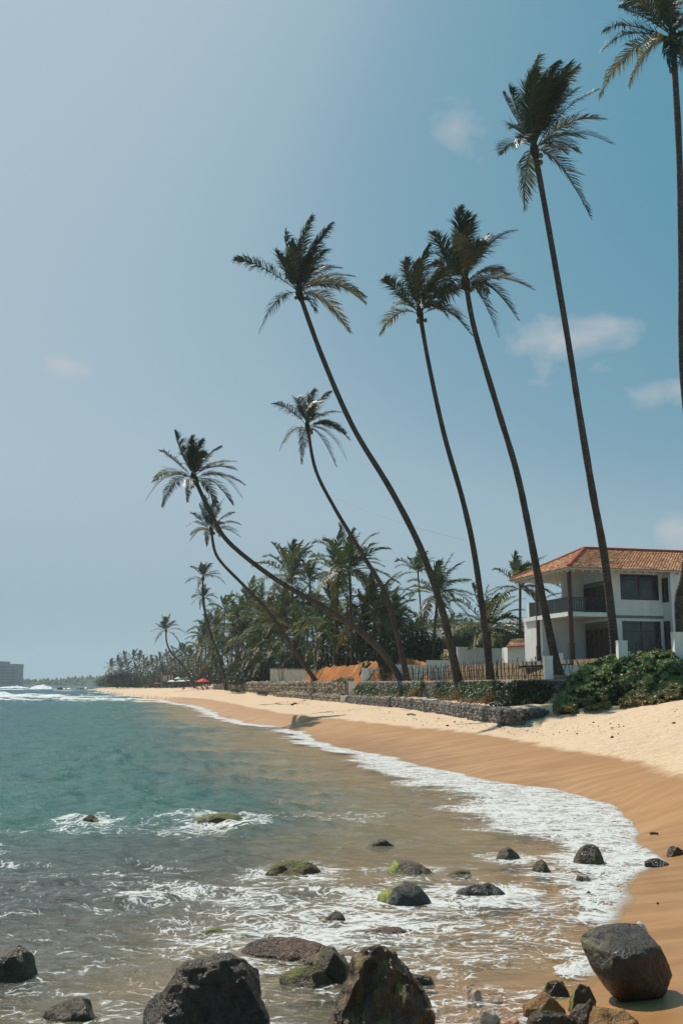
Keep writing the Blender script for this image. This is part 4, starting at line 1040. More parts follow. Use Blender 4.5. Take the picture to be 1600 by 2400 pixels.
dirt('dirt_mound', 'pointed heap of orange earth between the palm trunks behind the fence', 900, 1015, 19, 33, [(905, 1570), (925, 1548), (950, 1537), (970, 1545), (1000, 1556), (1020, 1570)], 5.0)

# ================================================================ PALMS
WIND = Vector((0.95, -0.25, 0.05)).normalized()
def frond_mesh(name, tip, ctrl, nleaf, leafL, leafW, rng, roll=0.0, wind=0.45, droop=0.45, tear=0.06, rach=0.03, full=1.0):
    """one pinnate leaf from the origin: arched midrib and two ranks of leaflets"""
    tip, ctrl = Vector(tip), Vector(ctrl); V = []; Fs = []; R = []
    kink = rng.uniform(.55, .8) if rng.random() < .35 else 2.0; kd = Vector((rng.uniform(-.1, .3), rng.uniform(-.2, .2), -rng.uniform(.25, .6))) * tip.length * .55
    def bez(t): return ctrl * (2 * t * (1 - t)) + tip * (t * t) + (kd * (t - kink) ** 1.3 if t > kink else Vector((0, 0, 0)))
    def tan(t): return (ctrl * (2 * (1 - 2 * t)) + tip * (2 * t)).normalized()
    hz = Vector((tip.x, tip.y, 0))
    if hz.length < 0.15 * tip.length: hz = Vector((rng.uniform(-1, 1), rng.uniform(-1, 1), 0))
    side0 = Vector((-hz.y, hz.x, 0)).normalized()
    # midrib: three-sided taper
    n = 9
    for i in range(n + 1):
        t = i / n; p = bez(t); T = tan(t); N = T.cross(side0).normalized() if T.cross(side0).length > 1e-4 else Vector((0, 0, 1))
        if N.z < 0: N = -N
        r = rach * (1.25 - t)
        V += [p + side0 * r, p - side0 * r, p - N * r * 1.2]; R += [0.9] * 3
    for i in range(n):
        a = i * 3
        Fs += [(a, a + 1, a + 4, a + 3), (a + 1, a + 2, a + 5, a + 4), (a + 2, a, a + 3, a + 5)]
    gust = rng.uniform(0.8, 1.2); ph = rng.uniform(0, 99)
    for k in range(nleaf):
        t = 0.13 + 0.87 * (k + rng.random()) / nleaf
        if t > 1: t = 1.0
        p = bez(t); T = tan(t); S = side0; N = S.cross(T).normalized()
        if N.z < 0: N = -N
        ro = roll * t; S = (S * math.cos(ro) + N * math.sin(ro)).normalized(); N = T.cross(S).normalized()
        if N.z < 0: N = -N
        L = leafL * min(1.0, 0.35 + (t - 0.1) * 3.2) * (1 - 0.72 * max(0, (t - 0.55) / 0.45) ** 1.3)
        an = rad(62 - 40 * t)
        for s in (-1, 1):
            if rng.random() < tear: continue
            l = L * rng.uniform(0.75, 1.15) * full * (.95 + .38 * mnoise.noise(Vector((t * 9, ph, s * 3.0))))
            d = (S * (s * math.sin(an)) + T * math.cos(an) + N * 0.22)
            d = (d + WIND * (wind * 0.5 * gust) + Vector((rng.uniform(-.14, .14), rng.uniform(-.14, .14), rng.uniform(-.14, .14) - .3 * mnoise.noise(Vector((t * 6, s * 5.0, ph)))))).normalized()
            d2 = (d + WIND * (wind * gust) - Vector((0, 0, droop * rng.uniform(0.6, 1.5)))).normalized()
            w = d.cross(N)
            if w.length < 0.05: w = T
            w = w.normalized() * (leafW * 0.5 * rng.uniform(0.8, 1.2))
            m = p + d * (l * 0.5); e = m + d2 * (l * 0.55); b = len(V)
            V += [p - w * .7, p + w * .7, m + w, m - w, e]; c = rng.random() * 0.75; R += [c] * 5
            Fs += [(b, b + 1, b + 2, b + 3), (b + 3, b + 2, b + 4)]
    me = mesh_py(name, V, Fs); set_attr(me, 'rnd', R); return me

def trunk_mesh(pts, r0, r1, seed, segs=40, n=9):
    """pts in metres (local), smooth curve, swollen foot, ringed"""
    P = [Vector(p) for p in pts]; m = len(P) - 1; out = []
    for i in range(segs + 1):
        s = i / segs * m; k = min(int(s), m - 1); t = s - k
        p0, p1, p2, p3 = P[max(k - 1, 0)], P[k], P[k + 1], P[min(k + 2, m)]
        out.append(0.5 * ((2 * p1) + (p2 - p0) * t + (2 * p0 - 5 * p1 + 4 * p2 - p3) * t * t + (3 * p1 - p0 - 3 * p2 + p3) * t ** 3))
    rng = random.Random(seed); rr = []
    for i in range(segs + 1):
        t = i / segs; r = r1 * .98 + (r0 * .92 - r1 * .98) * (1 - t) ** 1.6; r *= 1 + 0.45 * math.exp(-t * 30); r *= rng.uniform(0.95, 1.05); rr.append(r)
    return Geo().tube(out, rr, n).mesh('trunk', True)
NUT = None
def nut_mesh():
    bm = bmesh.new(); bmesh.ops.create_icosphere(bm, subdivisions=2, radius=0.125)
    for v in bm.verts: v.co.z *= 1.2; v.co *= 1 + 0.06 * mnoise.noise(v.co * 9)
    me = bpy.data.meshes.new('coconut'); bm.to_mesh(me); bm.free()
    for p in me.polygons: p.use_smooth = True
    me.materials.append(M_COCONUT); return me
NUT = nut_mesh()

def palm(label, trunk_px, Y0, Y1, zb, r0, r1, tips=None, crown=None, L0=4.6, seed=1, extra=2, lichen=False, group=None, scale_px=None, nleaf=72, nuts=3, old=2, leafL=0.95):
    """a palm whose trunk follows photo points from the crown down to the foot; depth runs Y1 (crown) to Y0 (foot)"""
    rng = random.Random(seed); n = len(trunk_px)
    foot = at_y(*trunk_px[-1], Y0); W = []
    for i, (u, v) in enumerate(trunk_px):
        t = i / (n - 1); W.append(at_y(u, v, Y1 + (Y0 - Y1) * (t ** 1.0)))
    W = W[::-1]; W[0] = Vector((W[0].x, W[0].y, zb)) if abs(W[0].z - zb) < 2.5 else W[0]
    if W[0].z > zb + .05: W = [Vector((W[0].x + (W[0].x - W[1].x) * .1, W[0].y, zb - .2))] + W
    base = Vector(W[0]); T = empty('palm_tree', base); tag(T, label, 'palm tree', group)
    loc = [w - base for w in W]; loc[0].z -= 0.25
    o = obj('trunk', trunk_mesh(loc, r0, r1, seed), M_TRUNK_LICHEN if lichen else M_TRUNK, T)
    C = loc[-1]; mpp = px_size(W[-1])
    ax = (loc[-1] - loc[-2]).normalized()
    # fibrous heart of the crown
    g = Geo().tube([C - ax * .3, C, C + ax * .3, C + ax * .7], [r1 * 1.05, r1 * 1.5, r1 * 1.6, r1 * .5], 8); g.obj('crown_heart', M_FIBRE, T, True)
    up = Vector((0, -ST, CT)); rt = Vector((1, 0, 0)); dp = Vector((0, 1, 0)); k = 0
    allt = list(tips or [])
    for i in range(extra):
        a = rng.uniform(-1.2, 1.5); lp = rng.uniform(.35, .75) * L0 / mpp
        allt.append((math.sin(a) * lp * 0.7 + lp * .12, -math.cos(a) * lp))
    for i, (dx, dy) in enumerate(allt):
        px_l = math.hypot(dx, dy) * mpp; L = max(L0 * 0.95, px_l * 1.04)
        dz = math.sqrt(max(0, L * L - px_l * px_l)) * rng.uniform(0.35, 0.85) * rng.choice((-1, 1))
        tip = rt * (dx * mpp) + up * (-dy * mpp) + dp * dz
        el = tip.z / tip.length
        lift = 0.10 + 0.26 * (1 - abs(el)) + (0.30 if el < -0.2 else 0)
        ctrl = tip * 0.5 + Vector((0, 0, 1)) * (lift * tip.length * 0.75) - WIND * (0.10 * tip.length * (1 if el > 0.3 else 0.3)) + ax * 0.2
        me = frond_mesh('frond', tip, ctrl, nleaf, leafL * rng.uniform(.85, 1.1), 0.052 * (72 / nleaf) ** .5, rng, rng.uniform(-0.9, 0.9), wind=rng.uniform(.15, .5), droop=rng.uniform(.3, .9), tear=.1)
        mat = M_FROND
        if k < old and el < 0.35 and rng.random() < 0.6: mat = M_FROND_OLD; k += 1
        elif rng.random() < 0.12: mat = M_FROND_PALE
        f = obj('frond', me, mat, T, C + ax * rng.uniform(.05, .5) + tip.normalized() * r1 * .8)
    for i in range(nuts):
        a = rng.uniform(0, 6.28); q = bpy.data.objects.new('coconut', NUT); link(q, T)
        q.location = C + Vector((math.cos(a) * .34, math.sin(a) * .34, rng.uniform(-.45, .0)))
    return T
def zt(origin, scale, c, pts):       # photo-pixel offsets of frond tips read off an enlargement
    return [((x - c[0]) / scale, (y - c[1]) / scale) for x, y in pts]
D = 1.0204
ORD = ('first second third fourth fifth sixth seventh eighth ninth tenth eleventh twelfth thirteenth fourteenth fifteenth sixteenth seventeenth eighteenth nineteenth twentieth twenty-first twenty-second twenty-third twenty-fourth').split()
def dpx(pts): return [(x * D, y * D) for x, y in pts]

Z7 = [('P4', (390, 400), [(115, 285), (205, 555), (330, 88), (450, 88), (545, 130), (580, 225), (635, 300), (690, 400), (685, 485), (605, 515), (470, 550), (400, 120), (305, 190), (500, 200), (360, 150), (430, 170), (320, 270), (560, 330)]),
      ('P3', (945, 490), [(780, 365), (775, 550), (885, 290), (980, 255), (835, 420), (1165, 470), (1160, 615), (1055, 585), (1140, 425), (1090, 350), (1020, 290), (930, 310), (870, 350), (1060, 300), (1000, 360)]),
      ('P2', (1155, 320), [(995, 165), (1020, 120), (1195, 20), (1130, 60), (1275, 70), (1360, 165), (1355, 255), (1440, 380), (1400, 465), (1315, 560), (1330, 215), (1075, 130), (985, 290), (1050, 400), (1100, 180), (1240, 120), (1185, 110), (1150, 90), (1280, 300)]),
      ('P5', (432, 990), [(285, 930), (302, 1070), (395, 830), (460, 800), (535, 820), (590, 920), (615, 1055), (605, 1135), (555, 1168), (398, 1108), (600, 1010), (500, 830), (570, 970), (420, 880), (470, 860)])]
Z7 = {k: zt(0, 1.96, c, p) for k, c, p in Z7}
TIPS1 = zt(0, 3.136, (480, 1075), [(275, 620), (335, 570), (570, 460), (625, 525), (780, 570), (905, 715), (910, 870), (1000, 1090), (900, 1465), (470, 1375), (330, 1190), (305, 945), (420, 760), (865, 960), (890, 1060), (500, 500), (700, 620), (610, 650), (430, 650), (760, 760)])
TIPS10 = zt(0, 3.136, (1495, 330), [(1065, 65), (1095, 150), (1020, 240), (1025, 600), (1140, 760), (1405, 735), (1180, -20), (1330, -120), (1450, -190), (1600, -150), (1760, -20), (1830, 180), (1900, 430), (1750, 650), (1610, 720), (1250, -90), (1550, -60), (1480, -100)])
TIPS6 = zt(0, 5.227, (640, 610), [(195, 240), (110, 570), (105, 870), (245, 920), (455, 125), (570, 180), (640, 150), (712, 100), (925, 190), (1108, 380), (1120, 490), (1203, 640), (1208, 820), (1112, 945), (860, 870), (620, 930), (760, 260), (690, 230), (800, 330)])
TIPS7 = zt(0, 5.227, (815, 1215), [(495, 1110), (560, 1255), (590, 1360), (785, 1415), (940, 1335), (1145, 1290), (1098, 1185), (1130, 1105), (1062, 945), (955, 850), (840, 830), (760, 850), (660, 905), (555, 985), (690, 1000), (900, 900)])
TIPS8 = zt(0, 5.227, (712, 305), [(555, 175), (500, 345), (640, 420), (660, 160), (745, 110), (820, 150), (880, 205), (930, 260), (970, 368), (700, 140), (780, 130), (840, 320)])
TIPS8B = zt(0, 5.227, (722, 545), [(575, 545), (590, 610), (615, 435), (660, 655), (740, 380), (805, 420), (845, 480), (870, 530), (880, 650), (828, 675), (690, 400), (640, 480)])
TIPS9 = zt(0, 5.227, (258, 930), [(88, 945), (120, 1090), (120, 840), (200, 750), (300, 735), (260, 780), (375, 815), (420, 870), (460, 945), (418, 1090), (230, 760), (160, 880)])

palm('tallest leaning palm whose lichened trunk crosses the house front', dpx([(1228, 352), (1255, 500), (1300, 760), (1330, 950), (1360, 1130), (1390, 1300), (1416, 1500)]), 54.0, 49.0, 3.3, .26, .15, TIPS1, seed=11, extra=5, lichen=True, L0=4.4, leafL=1.15, nuts=3)
palm('tall palm with its foot at the left post of the house', dpx([(1070, 655), (1090, 760), (1140, 930), (1185, 1080), (1215, 1220), (1240, 1350), (1284, 1530)]), 57.0, 53.0, 3.3, .27, .15, Z7['P2'], seed=12, extra=4, lichen=True, L0=4.2, leafL=1.05)
palm('tall slender palm left of the house palms, crown touching its neighbour', dpx([(965, 727), (985, 840), (1020, 1000), (1065, 1160), (1095, 1310), (1128, 1565)]), 63.0, 58.0, 3.1, .24, .13, Z7['P3'], seed=13, extra=2, lichen=True, L0=4.0, leafL=1.0)
palm('tall curved palm in the middle with a wide open crown', dpx([(690, 682), (740, 820), (810, 980), (900, 1130), (970, 1270), (1020, 1420), (1053, 1568)]), 67.0, 63.0, 3.1, .30, .16, Z7['P4'], seed=14, extra=5, L0=4.9, leafL=1.15)
palm('mid height curved palm left of the tall middle palm', dpx([(707, 985), (725, 1080), (770, 1170), (830, 1270), (890, 1380), (938, 1550)]), 90.5, 84.0, 3.1, .28, .14, Z7['P5'], seed=15, extra=2, L0=4.6, leafL=1.1)
palm('strongly bowed palm reaching far left over the beach', dpx([(449, 1104), (490, 1190), (530, 1250), (640, 1335), (770, 1410), (870, 1490), (928, 1566)]), 87.5, 79.0, 3.1, .33, .17, TIPS6, seed=16, extra=2, L0=4.4, leafL=1.05, nuts=6)
palm('bowed palm below the long leaning one, rising from the orange earth', dpx([(486, 1222), (500, 1280), (560, 1345), (620, 1410), (680, 1500), (728, 1562)]), 127.0, 117.0, 3.3, .32, .17, TIPS7, seed=17, extra=2, L0=4.5, leafL=1.05)
palm('palm cut by the upper right corner, its trunk grazing the right edge', [(1576, 100), (1590, 350), (1596, 600), (1598, 850), (1618, 1100), (1606, 1330), (1590, 1420), (1604, 1590)], 50.5, 43.0, 3.0, .27, .15, TIPS10, seed=20, extra=3, lichen=True, L0=4.3, leafL=1.1, nuts=8)
palm('slim palm at the left end of the rubble wall, upper of two crowns', [(476, 1358), (475, 1392), (478, 1424), (488, 1465), (502, 1508), (517, 1552), (531, 1619)], 190.0, 184.0, 1.9, .34, .17, TIPS8, seed=18, extra=4, L0=3.8, leafL=1.1, nleaf=34, nuts=0, old=1)
palm('palm just behind the slim beach palm, lower of two crowns', [(478, 1404), (484, 1450), (500, 1520), (512, 1600)], 226.0, 222.0, 2.5, .30, .16, TIPS8B, seed=19, extra=4, L0=3.6, leafL=1.1, nleaf=34, nuts=0, old=0)
palm('lone bent palm standing out left over the distant beach', [(389.5, 1480), (391, 1505), (402, 1530), (430, 1562), (458, 1592)], 232.0, 222.0, 2.4, .32, .18, TIPS9, seed=21, extra=3, L0=3.6, leafL=1.1, nleaf=34, nuts=0, old=0)

# ---- shared crowns for the palms of the grove: frond meshes are reused, every frond is still an object
def crown_set(seed, n, L, leafL, nleaf, leafW):
    rng = random.Random(seed); out = []
    for i in range(n):
        az = i * 2.399 + rng.uniform(-.3, .3); f = (i + .5) / n
        el = rad(82 - 120 * f ** 0.9 + rng.uniform(-8, 8)); l = L * rng.uniform(.82, 1.08)
        d = Vector((math.cos(az) * math.cos(el), math.sin(az) * math.cos(el), math.sin(el)))
        d = (d + WIND * 0.22).normalized(); tip = d * l - Vector((0, 0, .14 * l * math.cos(el)))
        ctrl = tip * .5 + Vector((0, 0, l * (.10 + .22 * math.cos(el)))) - WIND * .08 * l
        me = frond_mesh('frond', tip, ctrl, nleaf, leafL * rng.uniform(.85, 1.1), leafW, rng, rng.uniform(-.5, .5), wind=.35, droop=rng.uniform(.35, .75), rach=.035)
        m = M_FROND_GROVE
        if f > .8 and rng.random() < .45: m = M_FROND_OLD
        elif rng.random() < .1: m = M_FROND_PALE
        me.materials.append(m); out.append(me)
    return out
SETS = [crown_set(200 + i, 24, 4.9, 1.25, 30, 0.13) for i in range(4)]
NPALM = [0]
def grove_palm(u, v, Y, label, group=None, zb=3.0, foot=None, sc=1.0, r=.15, lean=None, nf=24, set_i=None, rz=None, wide=1.0):
    NPALM[0] += 1; rng = random.Random(500 + NPALM[0])
    Ym = wall_y(u) + 13
    if u < 960 and Y < Ym: sc *= Ym / Y; Y = Ym
    c = at_y(u, v, Y); fx = at_y(foot[0], foot[1], Y).x if foot else c.x + (lean if lean is not None else rng.uniform(-.8, .8))
    base = Vector((fx, Y + rng.uniform(-1, 1), zb)); T = empty('palm_tree', base); tag(T, label, 'palm tree', group)
    C = c - base; mid = Vector((C.x * rng.uniform(.25, .6), C.y * .5, C.z * .5))
    obj('trunk', trunk_mesh([(0, 0, -.4), mid, C], r, r * .62, NPALM[0], 14, 7), M_TRUNK, T)
    S = SETS[set_i if set_i is not None else rng.randrange(4)]; rot = rz if rz is not None else rng.uniform(-.5, .5); fl = rng.choice((1, 1, -1))
    for i, me in enumerate(S[:nf]):
        f = bpy.data.objects.new('frond', me); link(f, T); f.location = C
        s = sc * rng.uniform(.86, 1.1); f.scale = (s * wide, s * fl * wide, s); f.rotation_euler = (rng.uniform(-.1, .1), rng.uniform(-.1, .1), rot)
    return T
# single palms one can point to
grove_palm(684, 1352, 140, 'bushy palm with a thick green crown left of the twin palms', foot=(694, 1600), sc=1.3, r=.24, set_i=0)
grove_palm(793, 1345, 118, 'left one of the twin palms in the middle of the grove', foot=(784, 1570), sc=1.02, r=.24, set_i=1)
grove_palm(819, 1338, 114, 'right one of the twin palms, straight brown trunk', foot=(826, 1575), sc=1.12, r=.26, set_i=2)
grove_palm(726, 1362, 150, 'thin distant palm between the bushy palm and the twins', foot=(738, 1480), sc=.85, r=.17, set_i=3, nf=16)
grove_palm(979, 1342, 150, 'slender far palm right of the orange earth, just left of the curved trunk', foot=(998, 1530), sc=.85, r=.19, set_i=1, nf=18)
grove_palm(1025, 1394, 112, 'medium palm with bare brown trunk behind the curved palm', foot=(1010, 1550), sc=.98, r=.21, set_i=3)
grove_palm(1218, 1380, 95, 'wind bent palm left of the house roof', foot=(1216, 1510), sc=.78, r=.20, set_i=0, zb=4.0)
grove_palm(1146, 1476, 100, 'short broad palm spreading behind the tall cream wall', foot=(1150, 1540), sc=.95, r=.22, set_i=2)
grove_palm(1336, 1392, 105, 'palm glimpsed under the veranda roof of the house', foot=(1340, 1520), sc=.8, r=.2, set_i=1, zb=4.0)
grove_palm(876, 1434, 118, 'big low palm with upright fronds right of the twins', foot=(880, 1560), sc=1.15, r=.25, set_i=0)
grove_palm(528, 1432, 215, 'thin tall palm at the left shoulder of the dense grove', foot=(520, 1600), sc=.95, r=.2, set_i=3)
# the dense grove
GLIST = []; GL = 'palm of the dense dark grove above the rubble wall, %s crown from its left'; GG = 'palms of the dense grove'
for (u, v, Y, s) in ((587, 1424, 175, 1.05), (613, 1448, 160, 1.0), (564, 1446, 185, 1.05), (545, 1462, 195, 1.0), (485, 1475, 235, 1.0), (507, 1470, 225, 1.0), (478, 1495, 232, .95),
                     (568, 1486, 172, 1.0), (594, 1508, 160, 1.0), (558, 1497, 180, 1.0), (512, 1517, 205, 1.0), (625, 1470, 150, 1.0), (630, 1502, 145, 1.0), (632, 1543, 140, .8), (531, 1532, 195, .9),
                     (598, 1540, 158, .9), (550, 1584, 178, .7), (497, 1551, 210, .8), (472, 1522, 225, .9), (610, 1570, 150, .65), (575, 1560, 165, .7), (640, 1455, 150, .9)):
    GLIST.append((u, v, Y, s))
for i, (u, v, Y, s) in enumerate(sorted(GLIST)): grove_palm(u, v, Y, GL % ORD[i], GG, sc=s, r=.2)
GLIST2 = []; GL2 = 'palm in the dark tangle behind the orange earth, %s crown from its left'; GG2 = 'palms behind the orange earth'
for (u, v, Y, s) in ((776, 1414, 150, .9), (671, 1420, 150, .85), (743, 1457, 135, 1.0), (779, 1470, 130, 1.0), (896, 1457, 125, .95), (855, 1470, 122, .95), (666, 1447, 160, .9), (722, 1444, 150, .95),
                     (919, 1444, 128, .85), (700, 1490, 135, 1.0), (660, 1500, 142, .95), (815, 1490, 130, 1.0), (930, 1482, 125, .8), (755, 1510, 128, .9), (840, 1520, 124, .8), (690, 1535, 136, .8), (900, 1500, 130, .9)):
    GLIST2.append((u, v, Y, s))
for i, (u, v, Y, s) in enumerate(sorted(GLIST2)): grove_palm(u, v, Y, GL2 % ORD[i], GG2, sc=s, r=.2)
GLIST3 = []; GL3 = 'small hazy palm far behind the cream wall, %s from the left'; GG3 = 'far palms behind the cream wall'
for (u, v, Y, s) in ((1039, 1476, 230, .95), (1058, 1478, 240, 1.0), (1087, 1476, 250, .9), (1020, 1486, 220, .95), (994, 1486, 215, 1.0), (974, 1488, 210, .95), (960, 1496, 205, .8), (1110, 1488, 235, .8)):
    GLIST3.append((u, v, Y, s))
for i, (u, v, Y, s) in enumerate(sorted(GLIST3)): grove_palm(u, v, Y, GL3 % ORD[i], GG3, sc=s, r=.18, nf=15)
# distant row: crowns too small to show single fronds
def far_crown(seed, n=13):
    rng = random.Random(seed); V = []; Fs = []; R = []
    for i in range(n):
        az = i * 2.399 + rng.uniform(-.3, .3); f = (i + .5) / n; el = rad(78 - 118 * f + rng.uniform(-8, 8)); l = 4.0 * rng.uniform(.8, 1.1)
        d = Vector((math.cos(az) * math.cos(el), math.sin(az) * math.cos(el), math.sin(el))); d = (d + WIND * .2).normalized(); tip = d * l - Vector((0, 0, .2 * l * math.cos(el)))
        me = frond_mesh('x', tip, tip * .5 + Vector((0, 0, l * .25)), 12, 1.1, .24, rng, rng.uniform(-.4, .4), wind=.3, droop=.5, rach=.07)
        b = len(V); V += [v.co.copy() for v in me.vertices]; Fs += [tuple(j + b for j in p.vertices) for p in me.polygons]; R += [a.value for a in me.attributes['rnd'].data]; bpy.data.meshes.remove(me)
    me = mesh_py('crown', V, Fs); set_attr(me, 'rnd', R); me.materials.append(M_FARLEAF); return me
FARC = [far_crown(s) for s in (31, 32, 33)]
FG = 'distant palm row beyond the parasols'
for k, (u, v, Y, lean) in enumerate(sorted(((260, 1566, 430, 3.5), (277, 1553, 420, 3.0), (291, 1543, 410, 2.5), (312, 1543, 400, 2.0), (327, 1545, 395, 1.0), (337, 1557, 385, 0), (356, 1557, 370, 1), (367, 1558, 360, 0), (377, 1553, 350, -1),
                                   (390, 1541, 340, 2.0), (409, 1539, 330, 1), (425, 1537, 320, 1), (434, 1534, 310, -1), (444, 1545, 300, 0), (455, 1545, 290, 1), (300, 1562, 405, 0), (345, 1570, 380, 1), (400, 1560, 335, -1), (420, 1562, 320, 1), (440, 1566, 300, 0), (283, 1570, 415, 1), (320, 1572, 395, -1), (460, 1560, 270, 0), (382, 1574, 350, 1)))):
    rng = random.Random(900 + k); c = at_y(u, v, Y); base = Vector((c.x + lean, Y, 2.6)); T = empty('palm_tree', base)
    tag(T, 'small distant palm in the hazy row behind the parasols, %s from the left' % ORD[k], 'palm tree', FG); C = c - base
    obj('trunk', trunk_mesh([(0, 0, -.4), (C.x * .3, 0, C.z * .5), C], .26, .17, k, 8, 5), M_TRUNK, T)
    o = bpy.data.objects.new('crown', FARC[k % 3]); link(o, T); o.location = C; s = rng.uniform(.85, 1.15); o.scale = (s, s, s); o.rotation_euler = (0, 0, rng.uniform(-.6, .6))

# ---- cable slung between palms
a = at_y(770, 1159, 76.0); b = at_y(1092, 1266, 61.5); pts = [a.lerp(b, i / 20) - Vector((0, 0, 0.28 * 4 * (i / 20) * (1 - i / 20))) for i in range(21)]
tag(Geo().tube(pts, 0.012, 4).obj('power_cable', M_GREYBAND), 'thin dark cable slung between two palm trunks against the sky', 'cable')

# ================================================================ SHRUBS, CREEPERS, UNDERGROWTH
def leaf_cloud(P, N, size, seed, aspect=0.55, tilt=0.7):
    """small folded leaves at points P facing roughly N"""
    rng = np.random.default_rng(seed); n = len(P)
    P = np.asarray(P, float); N = np.asarray(N, float) + rng.normal(0, tilt, (n, 3)); N /= np.linalg.norm(N, axis=1)[:, None] + 1e-9
    A = np.cross(N, rng.normal(0, 1, (n, 3))); A /= np.linalg.norm(A, axis=1)[:, None] + 1e-9; B = np.cross(N, A)
    s = (size * rng.uniform(.6, 1.35, n))[:, None]
    a, b = A * s * .5, B * s * .5 * aspect
    V = np.stack([P - a, P + b + N * s * .08, P + a, P - b + N * s * .08], 1).reshape(-1, 3)
    Fc = np.arange(4 * n).reshape(n, 4)
    me = mesh_np('foliage', V, Fc); set_attr(me, 'rnd', np.repeat(rng.random(n), 4)); return me
def blob_points(C, Rr, n, seed, rough=0.35, shell=0.45, zmin=None):
    rng = np.random.default_rng(seed); d = rng.normal(0, 1, (n, 3)); d /= np.linalg.norm(d, axis=1)[:, None]
    k = rng.normal(0, 1, (14, 3)); k /= np.linalg.norm(k, axis=1)[:, None]; amp = rng.uniform(-rough, rough * 1.3, 14)
    lump = 1 + (np.exp(8 * (d @ k.T - 1)) * amp).sum(1)
    r = (1 - shell * rng.random(n) ** 1.7) * lump
    P = d * r[:, None] * np.array(Rr) + np.array(C)
    if zmin is not None: m = P[:, 2] > zmin; P, d = P[m], d[m]
    return P, d
def shrub(name, label, C, Rr, n, size, mat, seed, cat='shrub', group=None, zb=None, stems=4, kind=None):
    zb = C[2] - Rr[2] if zb is None else zb
    T = empty(name, (C[0], C[1], zb)); tag(T, label, cat, group, kind); inv = Matrix.Translation(-T.location)
    P, d = blob_points(C, Rr, n, seed, zmin=zb); me = leaf_cloud(P, d + np.array([0, 0, .5]), size, seed); me.transform(inv); me.name = 'foliage'
    obj('foliage', me, mat, T)
    rng = random.Random(seed); g = Geo()
    for i in range(stems):
        a = rng.uniform(0, 6.28); e = Vector((math.cos(a) * Rr[0] * .6, math.sin(a) * Rr[1] * .6, (C[2] - zb) + Rr[2] * rng.uniform(.1, .6)))
        g.tube([(e.x * .12, e.y * .12, -.2), e * .5 + Vector((0, 0, .1)), e], [.05 * size / .2 + .02, .035, .012], 5)
    if stems: g.obj('stems', M_FIBRE, T)
    return T

# ---- the big bush on the dune at the right
def gz0(u, v):
    Ys = np.arange(37, 50, .1); P = [at_y(u, v, float(q)) for q in Ys]; g = terrain_z(np.array([p.x for p in P]), np.array([p.y for p in P]))[0]
    for p, h in zip(P, g):
        if p.z <= h + .03: return p
    return P[60]
def big_bush():
    us = [1290, 1312, 1330, 1370, 1420, 1460, 1550, 1600, 1700]; tops = [1662, 1618, 1590, 1560, 1537, 1527, 1525, 1522, 1520]; toes = [1676, 1672, 1672, 1668, 1664, 1660, 1648, 1636, 1620]
    rng = np.random.default_rng(7); n = 60000
    u = rng.uniform(1296, 1700, n * 2); s = rng.random(n * 2)
    lump_u = (fbm(u * 0.045, s * 5, 91, 3) - .5)
    top = np.interp(u, us, tops) + lump_u * 26; toe = np.interp(u, us, toes) + (fbm(u * .06, s * 0 + 3.0, 95, 3) - .5) * 26
    v = toe + (top - toe) * s
    m = v < toe - 1; u, v, s = u[m][:n], v[m][:n], s[m][:n]
    lump = fbm(u * .05, v * .07, 97, 3)
    tu = np.arange(1290, 1710, 10.0); ty = np.array([gz0(q, float(np.interp(q, us, toes))).y for q in tu])
    ty = np.convolve(np.pad(ty, 3, mode='edge'), np.ones(7) / 7, mode='valid'); ty = np.clip(ty, 41.5, 46.5)
    Yd = np.interp(u, tu, ty) + (51.3 - np.interp(u, tu, ty)) * s ** 1.15 + (0.55 - lump) * 3.2 + rng.random(len(u)) ** 2 * 0.9
    P = np.array([tuple(at_y(a, b, c)) for a, b, c in zip(u, v, Yd)])
    T = empty('sea_bush', at_y(1450, 1660, 45.5)); tag(T, 'big mound of glossy green beach bush in front of the house', 'bush')
    inv = Matrix.Translation(-T.location)
    N = np.tile(np.array([-.25, -.55, .8]), (len(P), 1))
    low = (s + rng.normal(0, .12, len(s))) < 0.30
    for nm, mk, mat, sz, sd in (('foliage', ~low, M_BUSH, .17, 1), ('low_foliage', low, M_BUSH_YEL, .15, 2)):
        me = leaf_cloud(P[mk], N[mk], sz, sd); me.transform(inv); o = obj(nm, me, mat, T); o["kind"] = "stuff"
    o['label'] = 'yellowish green lower fringe of the bush'
    # dark sheet put inside the mound to block the view through the leaves
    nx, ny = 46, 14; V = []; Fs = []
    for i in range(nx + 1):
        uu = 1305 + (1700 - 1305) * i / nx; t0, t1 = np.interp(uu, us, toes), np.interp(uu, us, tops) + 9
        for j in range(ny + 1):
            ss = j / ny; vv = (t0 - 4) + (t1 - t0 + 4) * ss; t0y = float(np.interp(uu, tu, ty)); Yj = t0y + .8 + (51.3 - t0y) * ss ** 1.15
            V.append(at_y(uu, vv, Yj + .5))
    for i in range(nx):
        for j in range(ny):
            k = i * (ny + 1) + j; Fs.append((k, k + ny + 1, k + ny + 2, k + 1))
    me = mesh_py('inner_sheet', V, Fs, True); me.transform(inv); obj('inner_sheet', me, mat_plain('dark_inner_sheet', (.022, .024, .014), .95, .05), T)
big_bush()

